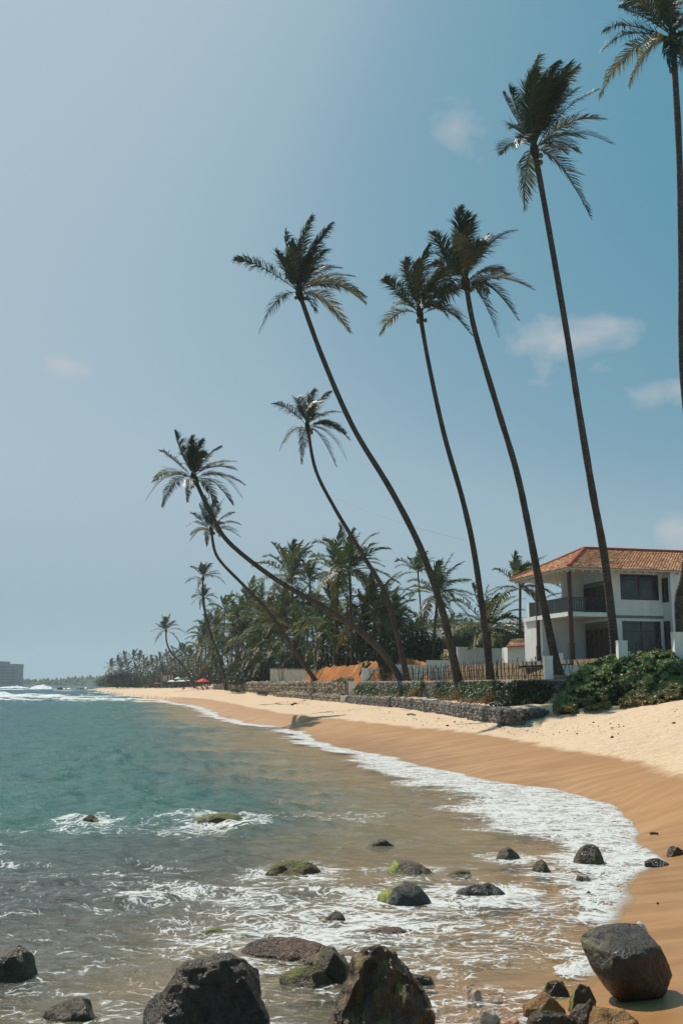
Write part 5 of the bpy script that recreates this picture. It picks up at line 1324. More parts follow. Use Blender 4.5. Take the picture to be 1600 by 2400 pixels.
# ---- creepers hanging on the gabion terrace
def wall_xy(line, u):
    us = [800 + F * p[0] / (p[1] * CT) for p in line]; Y = np.interp(u, us[::-1] if us[0] > us[-1] else us, [p[1] for p in line][::-1] if us[0] > us[-1] else [p[1] for p in line])
    return float(Y)
def creeper(label, u0, u1, vt, vb, n, seed, dry=0.3, depth=0.5, mat=None, size=.2):
    rng = np.random.default_rng(seed); u = rng.uniform(u0, u1, n); s = rng.random(n)
    w = 1 - (2 * (u - u0) / (u1 - u0) - 1) ** 2; lo = vt + (vb - vt) * (0.55 + .45 * fbm(u * .09, u * 0 + seed, seed, 3) * 1.6) * (0.45 + .55 * np.clip(w * 2, 0, 1))
    v = vt + (lo - vt) * s
    Y = np.array([wall_xy(UPPER, a + 8) for a in u]); push = .10 + depth * rng.random(n) * (0.35 + s) + 1.1 * np.clip(s - .5, 0, 1)
    P = np.array([tuple(at_y(a + 8, b, c)) for a, b, c in zip(u, v, Y)]) + push[:, None] * np.array([-.95, -.30, 0])
    Ym = wall_xy(UPPER, (u0 + u1) / 2); T = empty('creeper', at_y((u0 + u1) / 2, vb, Ym)); tag(T, label, 'creeper'); inv = Matrix.Translation(-T.location)
    isd = (s > 1 - dry) | (rng.random(n) < .06); N = np.tile(np.array([-.3, -.8, .5]), (n, 1))
    me = leaf_cloud(P[~isd], N[~isd], size, seed); me.transform(inv); obj('foliage', me, mat or M_CREEPER, T)["kind"] = "stuff"
    if isd.sum() > 10:
        me = leaf_cloud(P[isd], N[isd], size * .9, seed + 1, .3); me.transform(inv); o = obj('dry_stems', me, M_CREEPER_DRY, T); o["kind"] = "stuff"; o['label'] = 'rusty dry lower stems'
creeper('wide green creeper curtain at the left end of the gabion terrace', 836, 990, 1602, 1646, 5200, 3, .28)
creeper('small creeper patch on the gabion, middle of the terrace', 1028, 1092, 1600, 1644, 2600, 4, .25)
creeper('tall creeper with rusty trailing stems right of the middle patch', 1098, 1172, 1598, 1662, 4200, 5, .22)
creeper('thin rusty vine hanging over the lower gabion', 1098, 1112, 1655, 1690, 350, 6, .9)
creeper('dry rusty creeper spilling onto the lower gabion', 905, 950, 1632, 1660, 700, 7, .8)
creeper('dark dense shrub hanging over the corner of the gabion terrace', 1214, 1322, 1596, 1690, 8500, 8, .06, depth=1.5, mat=M_DARKLEAF, size=.19)
for k, (u, Y) in enumerate(((745, 118), (780, 108), (655, 150))):
    a = at_y(u, 1620, Y); shrub('weed_clump', ('wispy weeds hanging on the rubble wall, nearest the white post', 'straggly green weeds on the rubble wall in front of the orange earth', 'low weeds on the rubble wall below the concrete wall')[(1, 0, 2)[k]], (a.x, wall_xy(UPPER_FAR, u) - .4, 2.2), (1.0, .4, .6), 700, .14, M_CREEPER, 60 + k, stems=0)

# ---- plants on the terrace
a = at_y(992, 1505, 116); shrub('screw_pine', 'dark spiky bush between the slim far palm and the palm trunks', (a.x - .2, 114, 5.4), (2.1, 1.6, 3.0), 3800, .5, M_DARKLEAF, 21, zb=3.0)
for i, (u, v, Y, rx, rz, lab) in enumerate(((1080, 1500, 135, 5.0, 2.6, 'dark rounded tree behind the left end of the tall cream wall'), (1110, 1492, 140, 5.5, 3.0, 'dark leafy tree behind the middle of the cream wall'),
                                    (1190, 1500, 112, 3.6, 2.2, 'green leafy tree behind the right end of the cream wall'), (1245, 1490, 110, 4.0, 2.4, 'leafy green tree left of the house gable'), (1040, 1520, 135, 3.5, 2.2, 'low dark tree behind the curved palm trunk'))):
    a = at_y(u, v, Y); shrub('tree', lab, (a.x, Y, a.z - .6), (rx, 3.0, rz), 5200, .34, M_DARKLEAF if i != 2 else M_CREEPER, 31 + i, cat='tree', zb=3.0, stems=6)
a = at_y(905, 1570, 100); shrub('agave', 'yellow green spiky plant behind the small white end wall', (at_y(872, 1565, 103).x, 103, 3.9), (1.0, .8, 1.0), 350, .9, M_BUSH_YEL, 41, zb=3.0, stems=0)
a = at_y(832, 1590, 108); shrub('ground_plant', 'patch of low blue green leaves at the foot of the orange earth', (a.x, 105, 3.35), (2.4, .8, .35), 900, .2, M_CREEPER, 42, zb=3.0, stems=0)
a = at_y(1045, 1545, 100); shrub('shrub', 'small bright yellow green shrub behind the low cream wall', (at_y(1068, 1540, 104).x, 104, 5.6), (2.0, .8, .8), 700, .25, M_BUSH_YEL, 43, zb=3.0, stems=3)

# ---- dark undergrowth under the groves: one mass
def undergrowth():
    rng = np.random.default_rng(77); PP = []; DD = []
    spec = []
    for u in np.arange(455, 640, 10): spec.append((u, rng.uniform(240, 262) if u < 525 else rng.uniform(185, 225), rng.uniform(2, 6.5)))
    for u in np.arange(650, 960, 12): spec.append((u, wall_y(u) + rng.uniform(19, 34), rng.uniform(2.5, 6)))
    for u in np.arange(560, 640, 12): spec.append((u, rng.uniform(172, 182), rng.uniform(.8, 2.5)))
    for i, (u, Y, h) in enumerate(spec):
        x = x_at(u, Y); P, d = blob_points((x, Y, 3 + h * .5), (2.6, 2.2, h * .75), 620, 300 + i, zmin=2.9); PP.append(P); DD.append(d)
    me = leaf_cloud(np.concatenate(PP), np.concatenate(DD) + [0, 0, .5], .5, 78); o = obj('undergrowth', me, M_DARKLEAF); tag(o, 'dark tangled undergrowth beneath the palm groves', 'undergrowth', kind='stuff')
    PP = []; DD = []
    for i, u in enumerate(np.arange(248, 480, 7.0)):
        Y = np.interp(u, [250, 480], [455, 330]) + rng.uniform(-15, 15); h = rng.uniform(3, 8.5) * (0.75 if u < 300 else 1)
        x = x_at(u, Y); P, d = blob_points((x, Y, 2 + h * .45), (4.2, 3, h * .7), 420, 500 + i, zmin=1.5); PP.append(P); DD.append(d)
    me = leaf_cloud(np.concatenate(PP), np.concatenate(DD) + [0, 0, .5], .95, 79); o = obj('undergrowth', me, M_FARLEAF); tag(o, 'hazy dark trees and scrub behind the distant beach', 'undergrowth', kind='stuff')
undergrowth()
# a broad round tree on the distant beach and bare branches by the parasols
a = at_y(275, 1590, 400); shrub('tree', 'dark rounded bushes at the far left tip of the beach', (a.x, 400, 5.0), (5, 4, 3.2), 1600, .9, M_FARLEAF, 51, cat='tree', zb=1.5)

# ================================================================ ROCKS
def mat_rock(name, c1, c2, c3, moss=0.0, rough=0.35, mossdir=(-.6, -.2, .75), streak=False, mossc=((0.13, 0.15, 0.014), (0.38, 0.42, 0.045)), spec=0.5, coarse=1.0):
    M = Mat(name); v = M.coord(); n1 = M.noise(v, 1.7 * coarse, 6, 0.65); n2 = M.noise(v, 8.0, 6, 0.7); n3 = M.noise(v, 34.0, 4, 0.65)
    if streak: n1 = M.noise(M.coord((5.5, 2.5, 0.8), (0, rad(28), 0)), 1.6, 6, 0.65, .3)
    c = M.mix(M.sst(n1, 0.36, 0.64), c1, c2); c = M.mix(M.math('MULTIPLY', M.sst(n2, 0.52, 0.74), 0.8), c, c3)
    c = M.mix(M.math('MULTIPLY', M.sst(n3, 0.5, 0.75), 0.4), c, tuple(x * .35 for x in c1))
    r = M.mix(M.sst(n2, 0.35, 0.7), (rough * .55,) * 3, (min(1, rough * 1.7),) * 3)
    if moss > 0:
        g = M.n('NewGeometry'); dt = M.n('VectorMath'); dt.operation = 'DOT_PRODUCT'; M.l(g.outputs['Normal'], dt.inputs[0]); dt.inputs[1].default_value = Vector(mossdir).normalized()
        f = M.math('ADD', M.math('MULTIPLY', dt.outputs['Value'], .5), M.math('MULTIPLY', n1, .7)); f = M.math('ADD', f, M.math('MULTIPLY', n2, .25))
        th = 1.12 - .32 * moss
        f = M.sst(f, th - .14, th + .08); mc = M.mix(M.sst(n3, .3, .7), mossc[0], mossc[1]); c = M.mix(f, c, mc); r = M.mix(f, r, (.75,) * 3)
    h = M.math('ADD', M.math('MULTIPLY', n2, .8), M.math('MULTIPLY', n3, .35)); h = M.math('ADD', h, M.math('MULTIPLY', n1, .6))
    gp = M.n('NewGeometry'); sz = M.n('SeparateXYZ'); M.l(gp.outputs['Position'], sz.inputs[0])
    return M.done(M.pbr(c, r, M.math('MULTIPLY', M.sst(sz.outputs[2], -.06, .03), spec), M.bump(h, 1.0, .06)))
BR1, BR2, BR3 = (0.035, 0.020, 0.008), (0.089, 0.047, 0.016), (0.167, 0.080, 0.024)
ROCKMAT = {
 'boulder': mat_rock('rock_brown_smooth', (0.014, 0.007, 0.003), (0.058, 0.029, 0.010), (0.105, 0.071, 0.025), .55, .26, (-.8, -.2, .6), mossc=((.07, .066, .03), (.16, .145, .06)), coarse=1.4, spec=.6),
 'jagged': mat_rock('rock_dark_jagged', (0.017, 0.008, 0.003), (0.052, 0.028, 0.010), (0.105, 0.059, 0.024), 0, .30, coarse=1.6),
 'striated': mat_rock('rock_striated', (0.037, 0.016, 0.005), (0.116, 0.056, 0.015), (0.218, 0.123, 0.038), .35, .28, (-.2, -.3, .8), True, ((.14, .11, .015), (.28, .22, .03))),
 'round': mat_rock('rock_wet_black', (0.018, 0.016, 0.014), (0.045, 0.038, 0.031), (0.088, 0.067, 0.042), .75, .2, (-.85, .1, .5)),
 'roundbrown': mat_rock('rock_wet_brown', BR1, (0.113, 0.048, 0.013), (0.190, 0.084, 0.020), 0, .35),
 'block': mat_rock('rock_block', (0.038, 0.024, 0.010), (0.084, 0.052, 0.016), (0.119, 0.075, 0.018), .5, .4, (-.9, -.1, .4)),
 'blockgreen': mat_rock('rock_block_weed', (0.054, 0.028, 0.013), (0.101, 0.056, 0.027), (0.143, 0.084, 0.035), 1.0, .4, (-.95, -.1, .25)),
 'rough': mat_rock('rock_rough', BR1, BR2, BR3, .25, .45, (-.3, -.2, .8), mossc=((0.119, 0.070, 0.007), (0.262, 0.159, 0.018))),
 'weed': mat_rock('rock_weed', (0.048, 0.028, 0.008), (0.119, 0.061, 0.012), (0.190, 0.094, 0.018), .8, .5, (-.2, .0, .95), mossc=((.05, .055, .01), (.17, .18, .02))),
 'slab': mat_rock('rock_slab', (0.031, 0.019, 0.008), (0.073, 0.044, 0.016), (0.119, 0.065, 0.020), .1, .3),
 'slabred': mat_rock('rock_slab_red', (0.048, 0.020, 0.007), (0.119, 0.048, 0.014), (0.179, 0.080, 0.024), .0, .32),
 'slabdark': mat_rock('rock_slab_dark', (0.022, 0.020, 0.014), (0.050, 0.046, 0.029), (0.084, 0.071, 0.038), .2, .25),
 'dome': mat_rock('rock_olive', (0.035, 0.025, 0.009), (0.081, 0.056, 0.016), (0.119, 0.080, 0.022), .3, .3, (-.4, -.2, .8), mossc=((.06, .06, .018), (.10, .10, .025))),
 'white': mat_rock('rock_white', (.55, .50, .44), (.75, .71, .64), (.5, .4, .3), 0, .8),
 'ochre': mat_rock('rock_ochre', (0.160, 0.073, 0.014), (0.340, 0.163, 0.031), (0.100, 0.060, 0.025), .1, .55),
 'pied': mat_rock('rock_pied', (.62, .52, .42), (.40, .13, .035), (.03, .025, .02), 0, .6, coarse=2.2),
}
def rock_mesh(style, w, d, h, seed, px, wl=-9):
    rng = random.Random(seed); bm = bmesh.new(); sub = 3 if style in ('dome', 'round', 'slab') else 2
    bmesh.ops.create_icosphere(bm, subdivisions=sub, radius=1.0)
    off = Vector((seed * 3.17, seed * 1.31, seed * .77))
    ang = {'jagged': .8, 'striated': .5, 'block': .95, 'slab': .55, 'peak': .9, 'dome': .25, 'rough': .5, 'boulder': .55, 'round': .25, 'white': .4, 'ochre': .6, 'pied': .7}[style]
    rough = {'jagged': .30, 'striated': .16, 'block': .10, 'slab': .14, 'peak': .08, 'dome': .06, 'rough': .30, 'boulder': .06, 'round': .09, 'white': .12, 'ochre': .38, 'pied': .3}[style]
    cuts = []
    for i in range(int(5 + 9 * ang)):
        n = Vector((rng.gauss(0, 1), rng.gauss(0, 1), rng.gauss(.25, .8))).normalized(); cuts.append((n, rng.uniform(.62, .9) + (1 - ang) * .15))
    if style == 'boulder': cuts = [(Vector((-.72, -.35, -.6)).normalized(), .70), (Vector((-.75, -.3, .35)).normalized(), .82), (Vector((.45, -.2, .86)).normalized(), .80), (Vector((-.15, -.3, .95)).normalized(), .74), (Vector((.9, -.1, -.25)).normalized(), .86), (Vector((.2, -.9, .15)).normalized(), .8), (Vector((.1, -.55, -.8)).normalized(), .84)]
    if style == 'peak': cuts = [(Vector((-.62, -.45, .62)).normalized(), .5), (Vector((.70, -.30, .62)).normalized(), .48), (Vector((.1, .7, .6)).normalized(), .55), (Vector((.2, -.9, .3)).normalized(), .6)]
    if style == 'jagged': cuts = [(Vector((-.80, -.25, .52)).normalized(), .60), (Vector((.55, -.75, .30)).normalized(), .55), (Vector((.72, .1, .68)).normalized(), .62), (Vector((-.1, -.95, .1)).normalized(), .78), (Vector((.05, .6, .8)).normalized(), .75), (Vector((.95, -.2, .1)).normalized(), .80)]
    if style == 'striated': cuts = [(Vector((-.82, -.2, .5)).normalized(), .58), (Vector((.74, -.15, .64)).normalized(), .58), (Vector((0, -.9, .35)).normalized(), .72), (Vector((0, .8, .6)).normalized(), .7)]
    for v in bm.verts:
        p = v.co.copy(); r = 1.0
        if style == 'slab': p.z = math.copysign(abs(p.z) ** .6, p.z)
        for n, c in cuts:
            q = p.dot(n)
            if q > c: p -= n * ((q - c) * (.85 if ang > .4 else .7))
        f = mnoise.fractal(p * 1.5 + off, 0.9, 2.1, 5)
        p += p.normalized() * (rough * f + (.06 if sub == 2 else .02) * rng.uniform(-1, 1))
        if style in ('ochre', 'rough', 'pied'): p += p.normalized() * (.12 * (mnoise.cell(p * 2.4 + off) - .4))
        if style == 'striated':
            sd = p.x * .85 - p.z * .35 + .22 * mnoise.noise(p * 1.3 + off); k = abs((sd * 3.1) % 1 - .5) * 2
            p += Vector((0, -1, .3)) * (.13 * (k ** .6) - .08) + p.normalized() * .05 * mnoise.noise(p * 7 + off)
        if style == 'jagged': p += p.normalized() * (.07 * abs(mnoise.noise(p * 5 + off)))
        if style in ('dome',): p.z = p.z if p.z < 0 else p.z * 1.0
        v.co = Vector((p.x * w * .5, p.y * d * .5, p.z * h))
    refine(bm, 5 if sub == 2 else 3, .016 if style not in ('round', 'dome') else .009, 5.0, off, w, .006)
    zs = [v.co.z for v in bm.verts]; xs = [v.co.x for v in bm.verts]
    k = h / max(zs); kx = w / (max(xs) - min(xs)); cx = (max(xs) + min(xs)) / 2
    for v in bm.verts:
        v.co.z *= k * (1 if v.co.z > 0 else .6); v.co.x = (v.co.x - cx) * kx
        lo = v.co.z - wl
        if lo < 0: v.co.z = wl + lo * .15; q = max(.6, 1 + lo * 1.2 / (h * .6 + .1)); v.co.x *= q; v.co.y *= q
    if style == 'boulder':
        for v in bm.verts: pass
    me = bpy.data.meshes.new('rock'); bm.to_mesh(me); bm.free()
    for p in me.polygons: p.use_smooth = True
    return me
PROFILE = {
 'jagged': [(2262, 452, 496), (2272, 425, 512), (2284, 408, 566), (2300, 396, 582), (2330, 372, 602), (2345, 362, 624), (2370, 345, 629), (2400, 320, 632), (2530, 285, 650)],
 'striated': [(2246, 856, 896), (2262, 843, 926), (2290, 824, 952), (2320, 811, 977), (2350, 794, 999), (2380, 779, 1020), (2400, 770, 1026), (2510, 740, 1050)],
 'boulder': [(2179, 1466, 1518), (2188, 1396, 1536), (2200, 1379, 1548), (2215, 1377, 1562), (2240, 1384, 1578), (2265, 1394, 1592), (2290, 1406, 1592), (2310, 1419, 1586), (2335, 1438, 1568), (2350, 1456, 1545), (2358, 1472, 1520)]}
def refine(bm, cuts, amp, scale, off, size, crack=0.0):
    """break flat facets into chipped, pitted rock"""
    bmesh.ops.subdivide_edges(bm, edges=bm.edges[:], cuts=cuts, use_grid_fill=True); bm.normal_update()
    mv = []
    for v in bm.verts:
        u = v.co / size; d = amp * mnoise.fractal(u * scale + off, .85, 2.1, 5) + amp * .5 * (abs(mnoise.noise(u * scale * 2.3 - off)) - .25)
        if crack: d -= crack * max(0, 1 - abs(mnoise.noise(Vector((u.x * 3 + u.z * 4, u.y * 4, u.z * 7 - u.x * 2)) + off)) * 9)
        mv.append(v.normal * (d * size))
    for v, m in zip(bm.verts, mv): v.co += m
def outline_rock(style, s, seed, uc, vb):
    pr = PROFILE[style]; vs = [q[0] for q in pr]; xl = [q[1] for q in pr]; xr = [q[2] for q in pr]; vt, vbot = vs[0], vs[-1]
    bm = bmesh.new(); bmesh.ops.create_icosphere(bm, subdivisions={'boulder': 3, 'jagged': 2, 'striated': 3}[style], radius=1.0); off = Vector((seed * 3.1, seed, 0)); wmax = (max(xr) - min(xl)) * s; rng = random.Random(seed)
    for v in bm.verts:
        p = v.co; ring = max(.05, math.sqrt(max(0, 1 - p.z * p.z))); vv = vbot + (vt - vbot) * (p.z + 1) / 2
        l, r = np.interp(vv, vs, xl), np.interp(vv, vs, xr); a = max(-1, min(1, p.x / ring)); b = max(-1, min(1, p.y / ring))
        x = ((l + r) / 2 - uc + math.copysign(abs(a) ** .7, a) * (r - l) / 2) * s; y = math.copysign(abs(b) ** .7, b) * (r - l) / 2 * s * (.8 if style == 'boulder' else .72); z = (vb - vv) * s / .965
        if abs(p.z) > .995: x = ((l + r) / 2 - uc) * s; y = 0
        P = Vector((x, y, z)); u = P / wmax; n = Vector((x - ((l + r) / 2 - uc) * s, y, p.z * wmax * .4)).normalized()
        if style == 'boulder': P += n * wmax * (.03 * mnoise.fractal(u * 2.0 + off, 1, 2, 2) + rng.uniform(-.006, .006))
        elif style == 'jagged': P += n * wmax * rng.uniform(-.055, .035)
        else:
            sd = u.x * .85 - u.z * .42 + .10 * mnoise.noise(u * 2.4 + off); w = (sd * 5.6) % 1
            P += Vector((0, -1, .15)) * wmax * (.10 * (w if w < .75 else (1 - w) * 3) - .05) * (1 if y < .1 else .3) + n * wmax * rng.uniform(-.03, .02)
        v.co = P
    if style == 'boulder':
        cz = Vector((0, 0, (vb - (vt + vbot) / 2) * s / .965))
        for n, c in ((Vector((.04, -.42, .90)), .27), (Vector((-.80, -.58, .12)), .36), (Vector((.50, -.86, -.05)), .31), (Vector((.05, -.78, -.62)), .34), (Vector((.88, .1, .48)), .38), (Vector((-.35, -.2, .92)), .30)):
            n = n.normalized()
            for v in bm.verts:
                q = (v.co - cz).dot(n) - c * wmax
                if q > 0: v.co -= n * (q * .88)
        bmesh.ops.smooth_vert(bm, verts=bm.verts[:], factor=.12, use_axis_x=True, use_axis_y=True, use_axis_z=True); refine(bm, 4, .010, 5.0, off, wmax, .006)
    elif style == 'jagged': refine(bm, 11, .028, 6.0, off, wmax, .012)
    else: refine(bm, 5, .028, 6.0, off, wmax, .01)
    me = bpy.data.meshes.new('rock'); bm.to_mesh(me); bm.free()
    for f in me.polygons: f.use_smooth = True
    return me
MATPICK = {41: 'round', 63: 'roundbrown', 43: 'blockgreen', 45: 'slabdark', 57: 'weed', 59: 'weed', 61: 'weed', 67: 'weed', 65: 'slabred', 37: 'slabred', 33: 'weed', 39: 'rough', 53: 'weed', 49: 'dome', 21: 'dome', 99: 'roundbrown', 73: 'slabdark', 75: 'slabred', 69: 'weed'}
for r in ROCKS:
    nm, lab, u0, u1, vt, vb, zb, st, sd, ms = r; c, s, w, h = rock_place(r); zb = c.z
    dfac = {'slab': .55, 'boulder': .85, 'jagged': .8, 'striated': .85}.get(st, .8); d = max(w * dfac, h * .9)
    if st in PROFILE:
        me = outline_rock(st, s, sd, (u0 + u1) / 2, vb); loc = Vector((c.x, c.y + w * .22, c.z - .03))
    else:
        # top seen from a little above: part of the px height is depth
        dep = math.atan2(CAM_H - zb, c.y); hh = max(h * .45, h - d * .42 * math.tan(dep)); hh = max(hh, .05 - zb) if zb < 0 else hh; me = rock_mesh(st, w, d, hh + .06, sd, s, wl=-.02 - (zb - .06) if zb < 0 else -9); loc = Vector((c.x, c.y + d * .40, zb - .06))
    o = obj(nm, me, ROCKMAT[MATPICK.get(sd, {'peak': 'dome'}.get(st, st))], None, loc); tag(o, lab, 'boulder' if nm == 'boulder' else 'rock')
    if st in ('slab', 'rough', 'ochre'): o.rotation_euler = (0, random.Random(sd).uniform(-.08, .08), 0)
# white stone rests higher than its foot line
# ---- far rocks off the point
for k, (u, w, h) in enumerate(((141, 12, 8), (152, 14, 5), (165, 16, 5), (178, 10, 4), (190, 13, 6), (201, 16, 6), (213, 14, 4), (222, 10, 3))):
    Y = 520 + k * 4; c = Vector((x_at(u, Y, 0), Y, -.3)); s = px_size(c)
    me = rock_mesh('rough', w * s * 1.3, w * s, h * s, 300 + k, 1); o = obj('rock', me, ROCKMAT['jagged'], None, c); tag(o, 'dark rock of the low reef off the distant point, %s from the left' % ORD[k], 'rock', 'reef rocks off the point')
tag(obj('rock', rock_mesh('slab', 1.6, 1.0, .25, 333, 1), ROCKMAT['jagged'], None, Vector((x_at(3, 118, 0), 118, -.02))), 'small dark rock awash at the left edge, mid bay', 'rock')

# ---- pebbles, drift and litter on the sand
def debris():
    rng = np.random.default_rng(9); V = []; Fs = []; R = []
    base = np.array([(1, 0, 0), (-1, 0, 0), (0, 1, 0), (0, -1, 0), (0, 0, 1), (0, 0, -1)], float)
    fc = np.array([(0, 2, 4), (2, 1, 4), (1, 3, 4), (3, 0, 4), (2, 0, 5), (1, 2, 5), (3, 1, 5), (0, 3, 5)])
    pts = []
    for _ in range(190): pts.append((rng.uniform(1255, 1640), rng.uniform(1668, 1730) if rng.random() < .65 else rng.uniform(1650, 1700)))
    for _ in range(220): pts.append((rng.uniform(1380, 1640), rng.uniform(1640, 1712)))
    for _ in range(150): pts.append((rng.uniform(880, 1260), 0))
    for _ in range(40): pts.append((rng.uniform(650, 900), 0))
    pts = [(u, v if v else np.interp(u, [650, 860, 1000, 1200, 1260], [1640, 1656, 1676, 1702, 1700]) + abs(rng.normal(0, 11)) + 3) for u, v in pts]
    Dr = np.array([tuple(ray(u, v)) for u, v in pts]); zz = np.full(len(pts), 1.1)
    for _ in range(7):
        k = (zz - CAM_H) / Dr[:, 2]; px_, py_ = Dr[:, 0] * k, Dr[:, 1] * k; zz = .4 * zz + .6 * terrain_z(px_, py_)[0]
    okp = in_poly(WET_POLY, px_, py_) & (poly_dist(WET, px_, py_)[0] > .7) & (py_ > 28)
    for p, z in zip([Vector((a, b, 0)) for a, b in zip(px_[okp], py_[okp])], zz[okp]):
        r = rng.uniform(.015, .045) if rng.random() < .9 else rng.uniform(.05, .075)
        q = base * rng.uniform(.5, 1.4, (6, 3)) * [r * 1.3, r, r * .6]; a = rng.uniform(0, 6.28); c, s = math.cos(a), math.sin(a)
        q = np.stack([q[:, 0] * c - q[:, 1] * s, q[:, 0] * s + q[:, 1] * c, q[:, 2]], -1) + [p.x, p.y, z + r * .3]
        Fs.append(fc + len(V) * 6); V.append(q)
    me = mesh_np('beach_litter', np.concatenate(V), np.concatenate(Fs)); o = obj('beach_litter', me, mat_plain('dark_litter', (.07, .045, .028), .9, .1, .5, 9)); tag(o, 'scattered dark pebbles and seed litter on the dry sand', 'litter', kind='stuff')
debris()
def drift(label, pts, r, name='driftwood', cat='driftwood', mat=None):
    P = []
    for (u, v) in pts:
        z = 1.2
        for _ in range(4):
            p = at_z(u, v, z); z = ground_h(p.x, p.y)
        P.append(Vector((p.x, p.y, z + r * .7)))
    o0 = P[0]; g = Geo().tube([p - o0 for p in P], [r * (1 - .5 * i / len(P)) for i in range(len(P))], 6); tag(g.obj(name, mat or M_STICK, None, False, o0), label, cat)
drift('short dark stick lying on the sand below the gabion', [(954, 1699), (964, 1696), (973, 1695)], .06)
drift('dark lump of driftwood on the sand far along the beach', [(684, 1652), (690, 1650), (694, 1652)], .10)
drift('twisted dry branch on the sand under the bush', [(1461, 1692), (1468, 1686), (1478, 1682), (1480, 1678), (1472, 1677)], .06)
drift('long thin root trailing from the bush across the sand', [(1432, 1679), (1442, 1675), (1449, 1668), (1450, 1663)], .05)
drift('thin dry vine on the sand at the right edge', [(1515, 1702), (1535, 1698), (1552, 1696), (1566, 1690), (1576, 1686)], .035)
drift('dark twig at the water edge right of the olive rocks', [(1448, 1957), (1456, 1955), (1462, 1956)], .02)
drift('small dark chip of wood on the wet sand near the boulder', [(1538, 2119), (1543, 2119)], .015)
drift('dark sliver on the wet sand below the swash edge', [(1523, 1956), (1532, 1955), (1540, 1956)], .03)

# ================================================================ PEOPLE AND THINGS ON THE DISTANT BEACH
M_RED = mat_plain('red_canvas', (.62, .035, .03), .7, .2, .12)
M_WHITEC = mat_plain('white_canvas', (.72, .71, .68), .8, .2, .08)
M_POLE = mat_plain('parasol_pole', (.30, .26, .22), .6, .3)
def gz(u, v, z0=1.0):
    z = z0
    for _ in range(6):
        p = at_z(u, v, z); z = ground_h(p.x, p.y)
    return Vector((p.x, p.y, z))
def canopy_geo(r, h, n=8, sag=.06):
    V = [(0, 0, h)]; Fs = []
    for k, (rr, zz) in enumerate(((.5, .62), (1.0, .0), (1.0, -.16))):
        for i in range(n * 2):
            a = math.pi * i / n; q = r * rr * (1 - (.05 if i % 2 else 0)); V.append((q * math.cos(a), q * math.sin(a), h * zz - (sag if i % 2 else 0) * rr))
    m = n * 2
    for i in range(m):
        j = (i + 1) % m; Fs += [(0, 1 + i, 1 + j), (1 + i, 1 + m + i, 1 + m + j, 1 + j), (1 + m + i, 1 + 2 * m + i, 1 + 2 * m + j, 1 + m + j)]
    return V, Fs
def parasol(label, base, r, h, ch, mat, group=None):
    T = empty('parasol', base); tag(T, label, 'parasol', group)
    V, Fs = canopy_geo(r, ch); me = mesh_py('canopy', [(x, y, z + h) for x, y, z in V], Fs); obj('canopy', me, mat, T)
    Geo().tube([(0, 0, -.2), (0, 0, h + ch + .12)], .035, 6).obj('pole', M_POLE, T); return T
b = at_y(475, 1620, 206); b.z = ground_h(b.x, b.y)
parasol('red beach parasol by the sun loungers under the grove', b, 1.42, 1.75, .62, M_RED)
def lounger(label, base, rz, mat):
    T = empty('sun_lounger', base, rz); tag(T, label, 'lounger')
    Geo().box(-.32, .32, -1.0, .35, .32, .40).obj('seat', mat, T)
    me = mesh_py('backrest', [(-.32, .35, .32), (.32, .35, .32), (.32, 1.0, .85), (-.32, 1.0, .85), (-.32, .35, .40), (.32, .35, .40), (.32, .95, .92), (-.32, .95, .92)], [(3, 2, 1, 0), (4, 5, 6, 7), (0, 1, 5, 4), (1, 2, 6, 5), (2, 3, 7, 6), (3, 0, 4, 7)]); obj('backrest', me, mat, T)
    for x, y in ((-.28, -.9), (.28, -.9), (-.28, .3), (.28, .3)): Geo().box(x - .03, x + .03, y - .03, y + .03, -.1, .32).obj('leg', M_POLE, T)
lm = mat_plain('lounger_cushion', (.30, .12, .11), .8, .2, .3)
for i, (u, rz, lab) in enumerate(((467, 1.3, 'dark red sun lounger under the red parasol, left one'), (479, 1.1, 'dark red sun lounger under the red parasol, middle one'), (489, 1.2, 'dark red sun lounger under the red parasol, right one'))):
    q = at_y(u, 1622, 201); q.z = ground_h(q.x, q.y); lounger(lab, q, rz, lm)
for i, (u, Y, r, lab) in enumerate(((403, 330, 1.5, 'leftmost of the white beach parasols'), (418, 300, 1.2, 'small high white parasol second from left'), (421, 330, 1.4, 'white parasol third from left'), (433, 310, 1.9, 'wide white parasol in the middle of the row'), (450, 290, 1.5, 'white parasol beside the red one'), (446, 300, 2.2, 'large raised white parasol behind the row'))):
    q = Vector((x_at(u, Y), Y, 0)); q.z = ground_h(q.x, q.y); parasol(lab, q, r, 2.1 + (.8 if i in (1, 5) else 0), .55, M_WHITEC)
def tower():
    q = Vector((x_at(392, 345), 345, 0)); q.z = ground_h(q.x, q.y); T = empty('beach_hut', q); tag(T, 'small raised beach hut with two flat red roofs', 'hut')
    for x, y in ((-1.6, -1.2), (1.6, -1.2), (-1.6, 1.2), (1.6, 1.2)): Geo().box(x - .09, x + .09, y - .09, y + .09, -.3, 5.2).obj('stilt', M_POLE, T)
    Geo().box(-1.9, 1.9, -1.5, 1.5, 2.0, 2.15).obj('floor', M_WOOD, T); Geo().box(-1.7, 1.7, 1.0, 1.1, 2.15, 4.4).obj('back_wall', M_WHITEC, T)
    rm = mat_plain('red_sheet_roof', (.42, .10, .085), .7, .3); Geo().box(-.9, 2.9, -1.9, 1.9, 5.2, 5.42).obj('roof', rm, T); Geo().box(-3.6, -.4, -1.6, 1.6, 4.1, 4.28).obj('roof', rm, T); Geo().box(-4.2, -1.6, -1.8, 1.4, 1.6, 1.74).obj('awning', M_WHITEC, T)
    for x in (-3.4, -2.0): Geo().box(x - .06, x + .06, -1.3, -1.18, -.3, 4.1).obj('stilt', M_POLE, T)
tower()
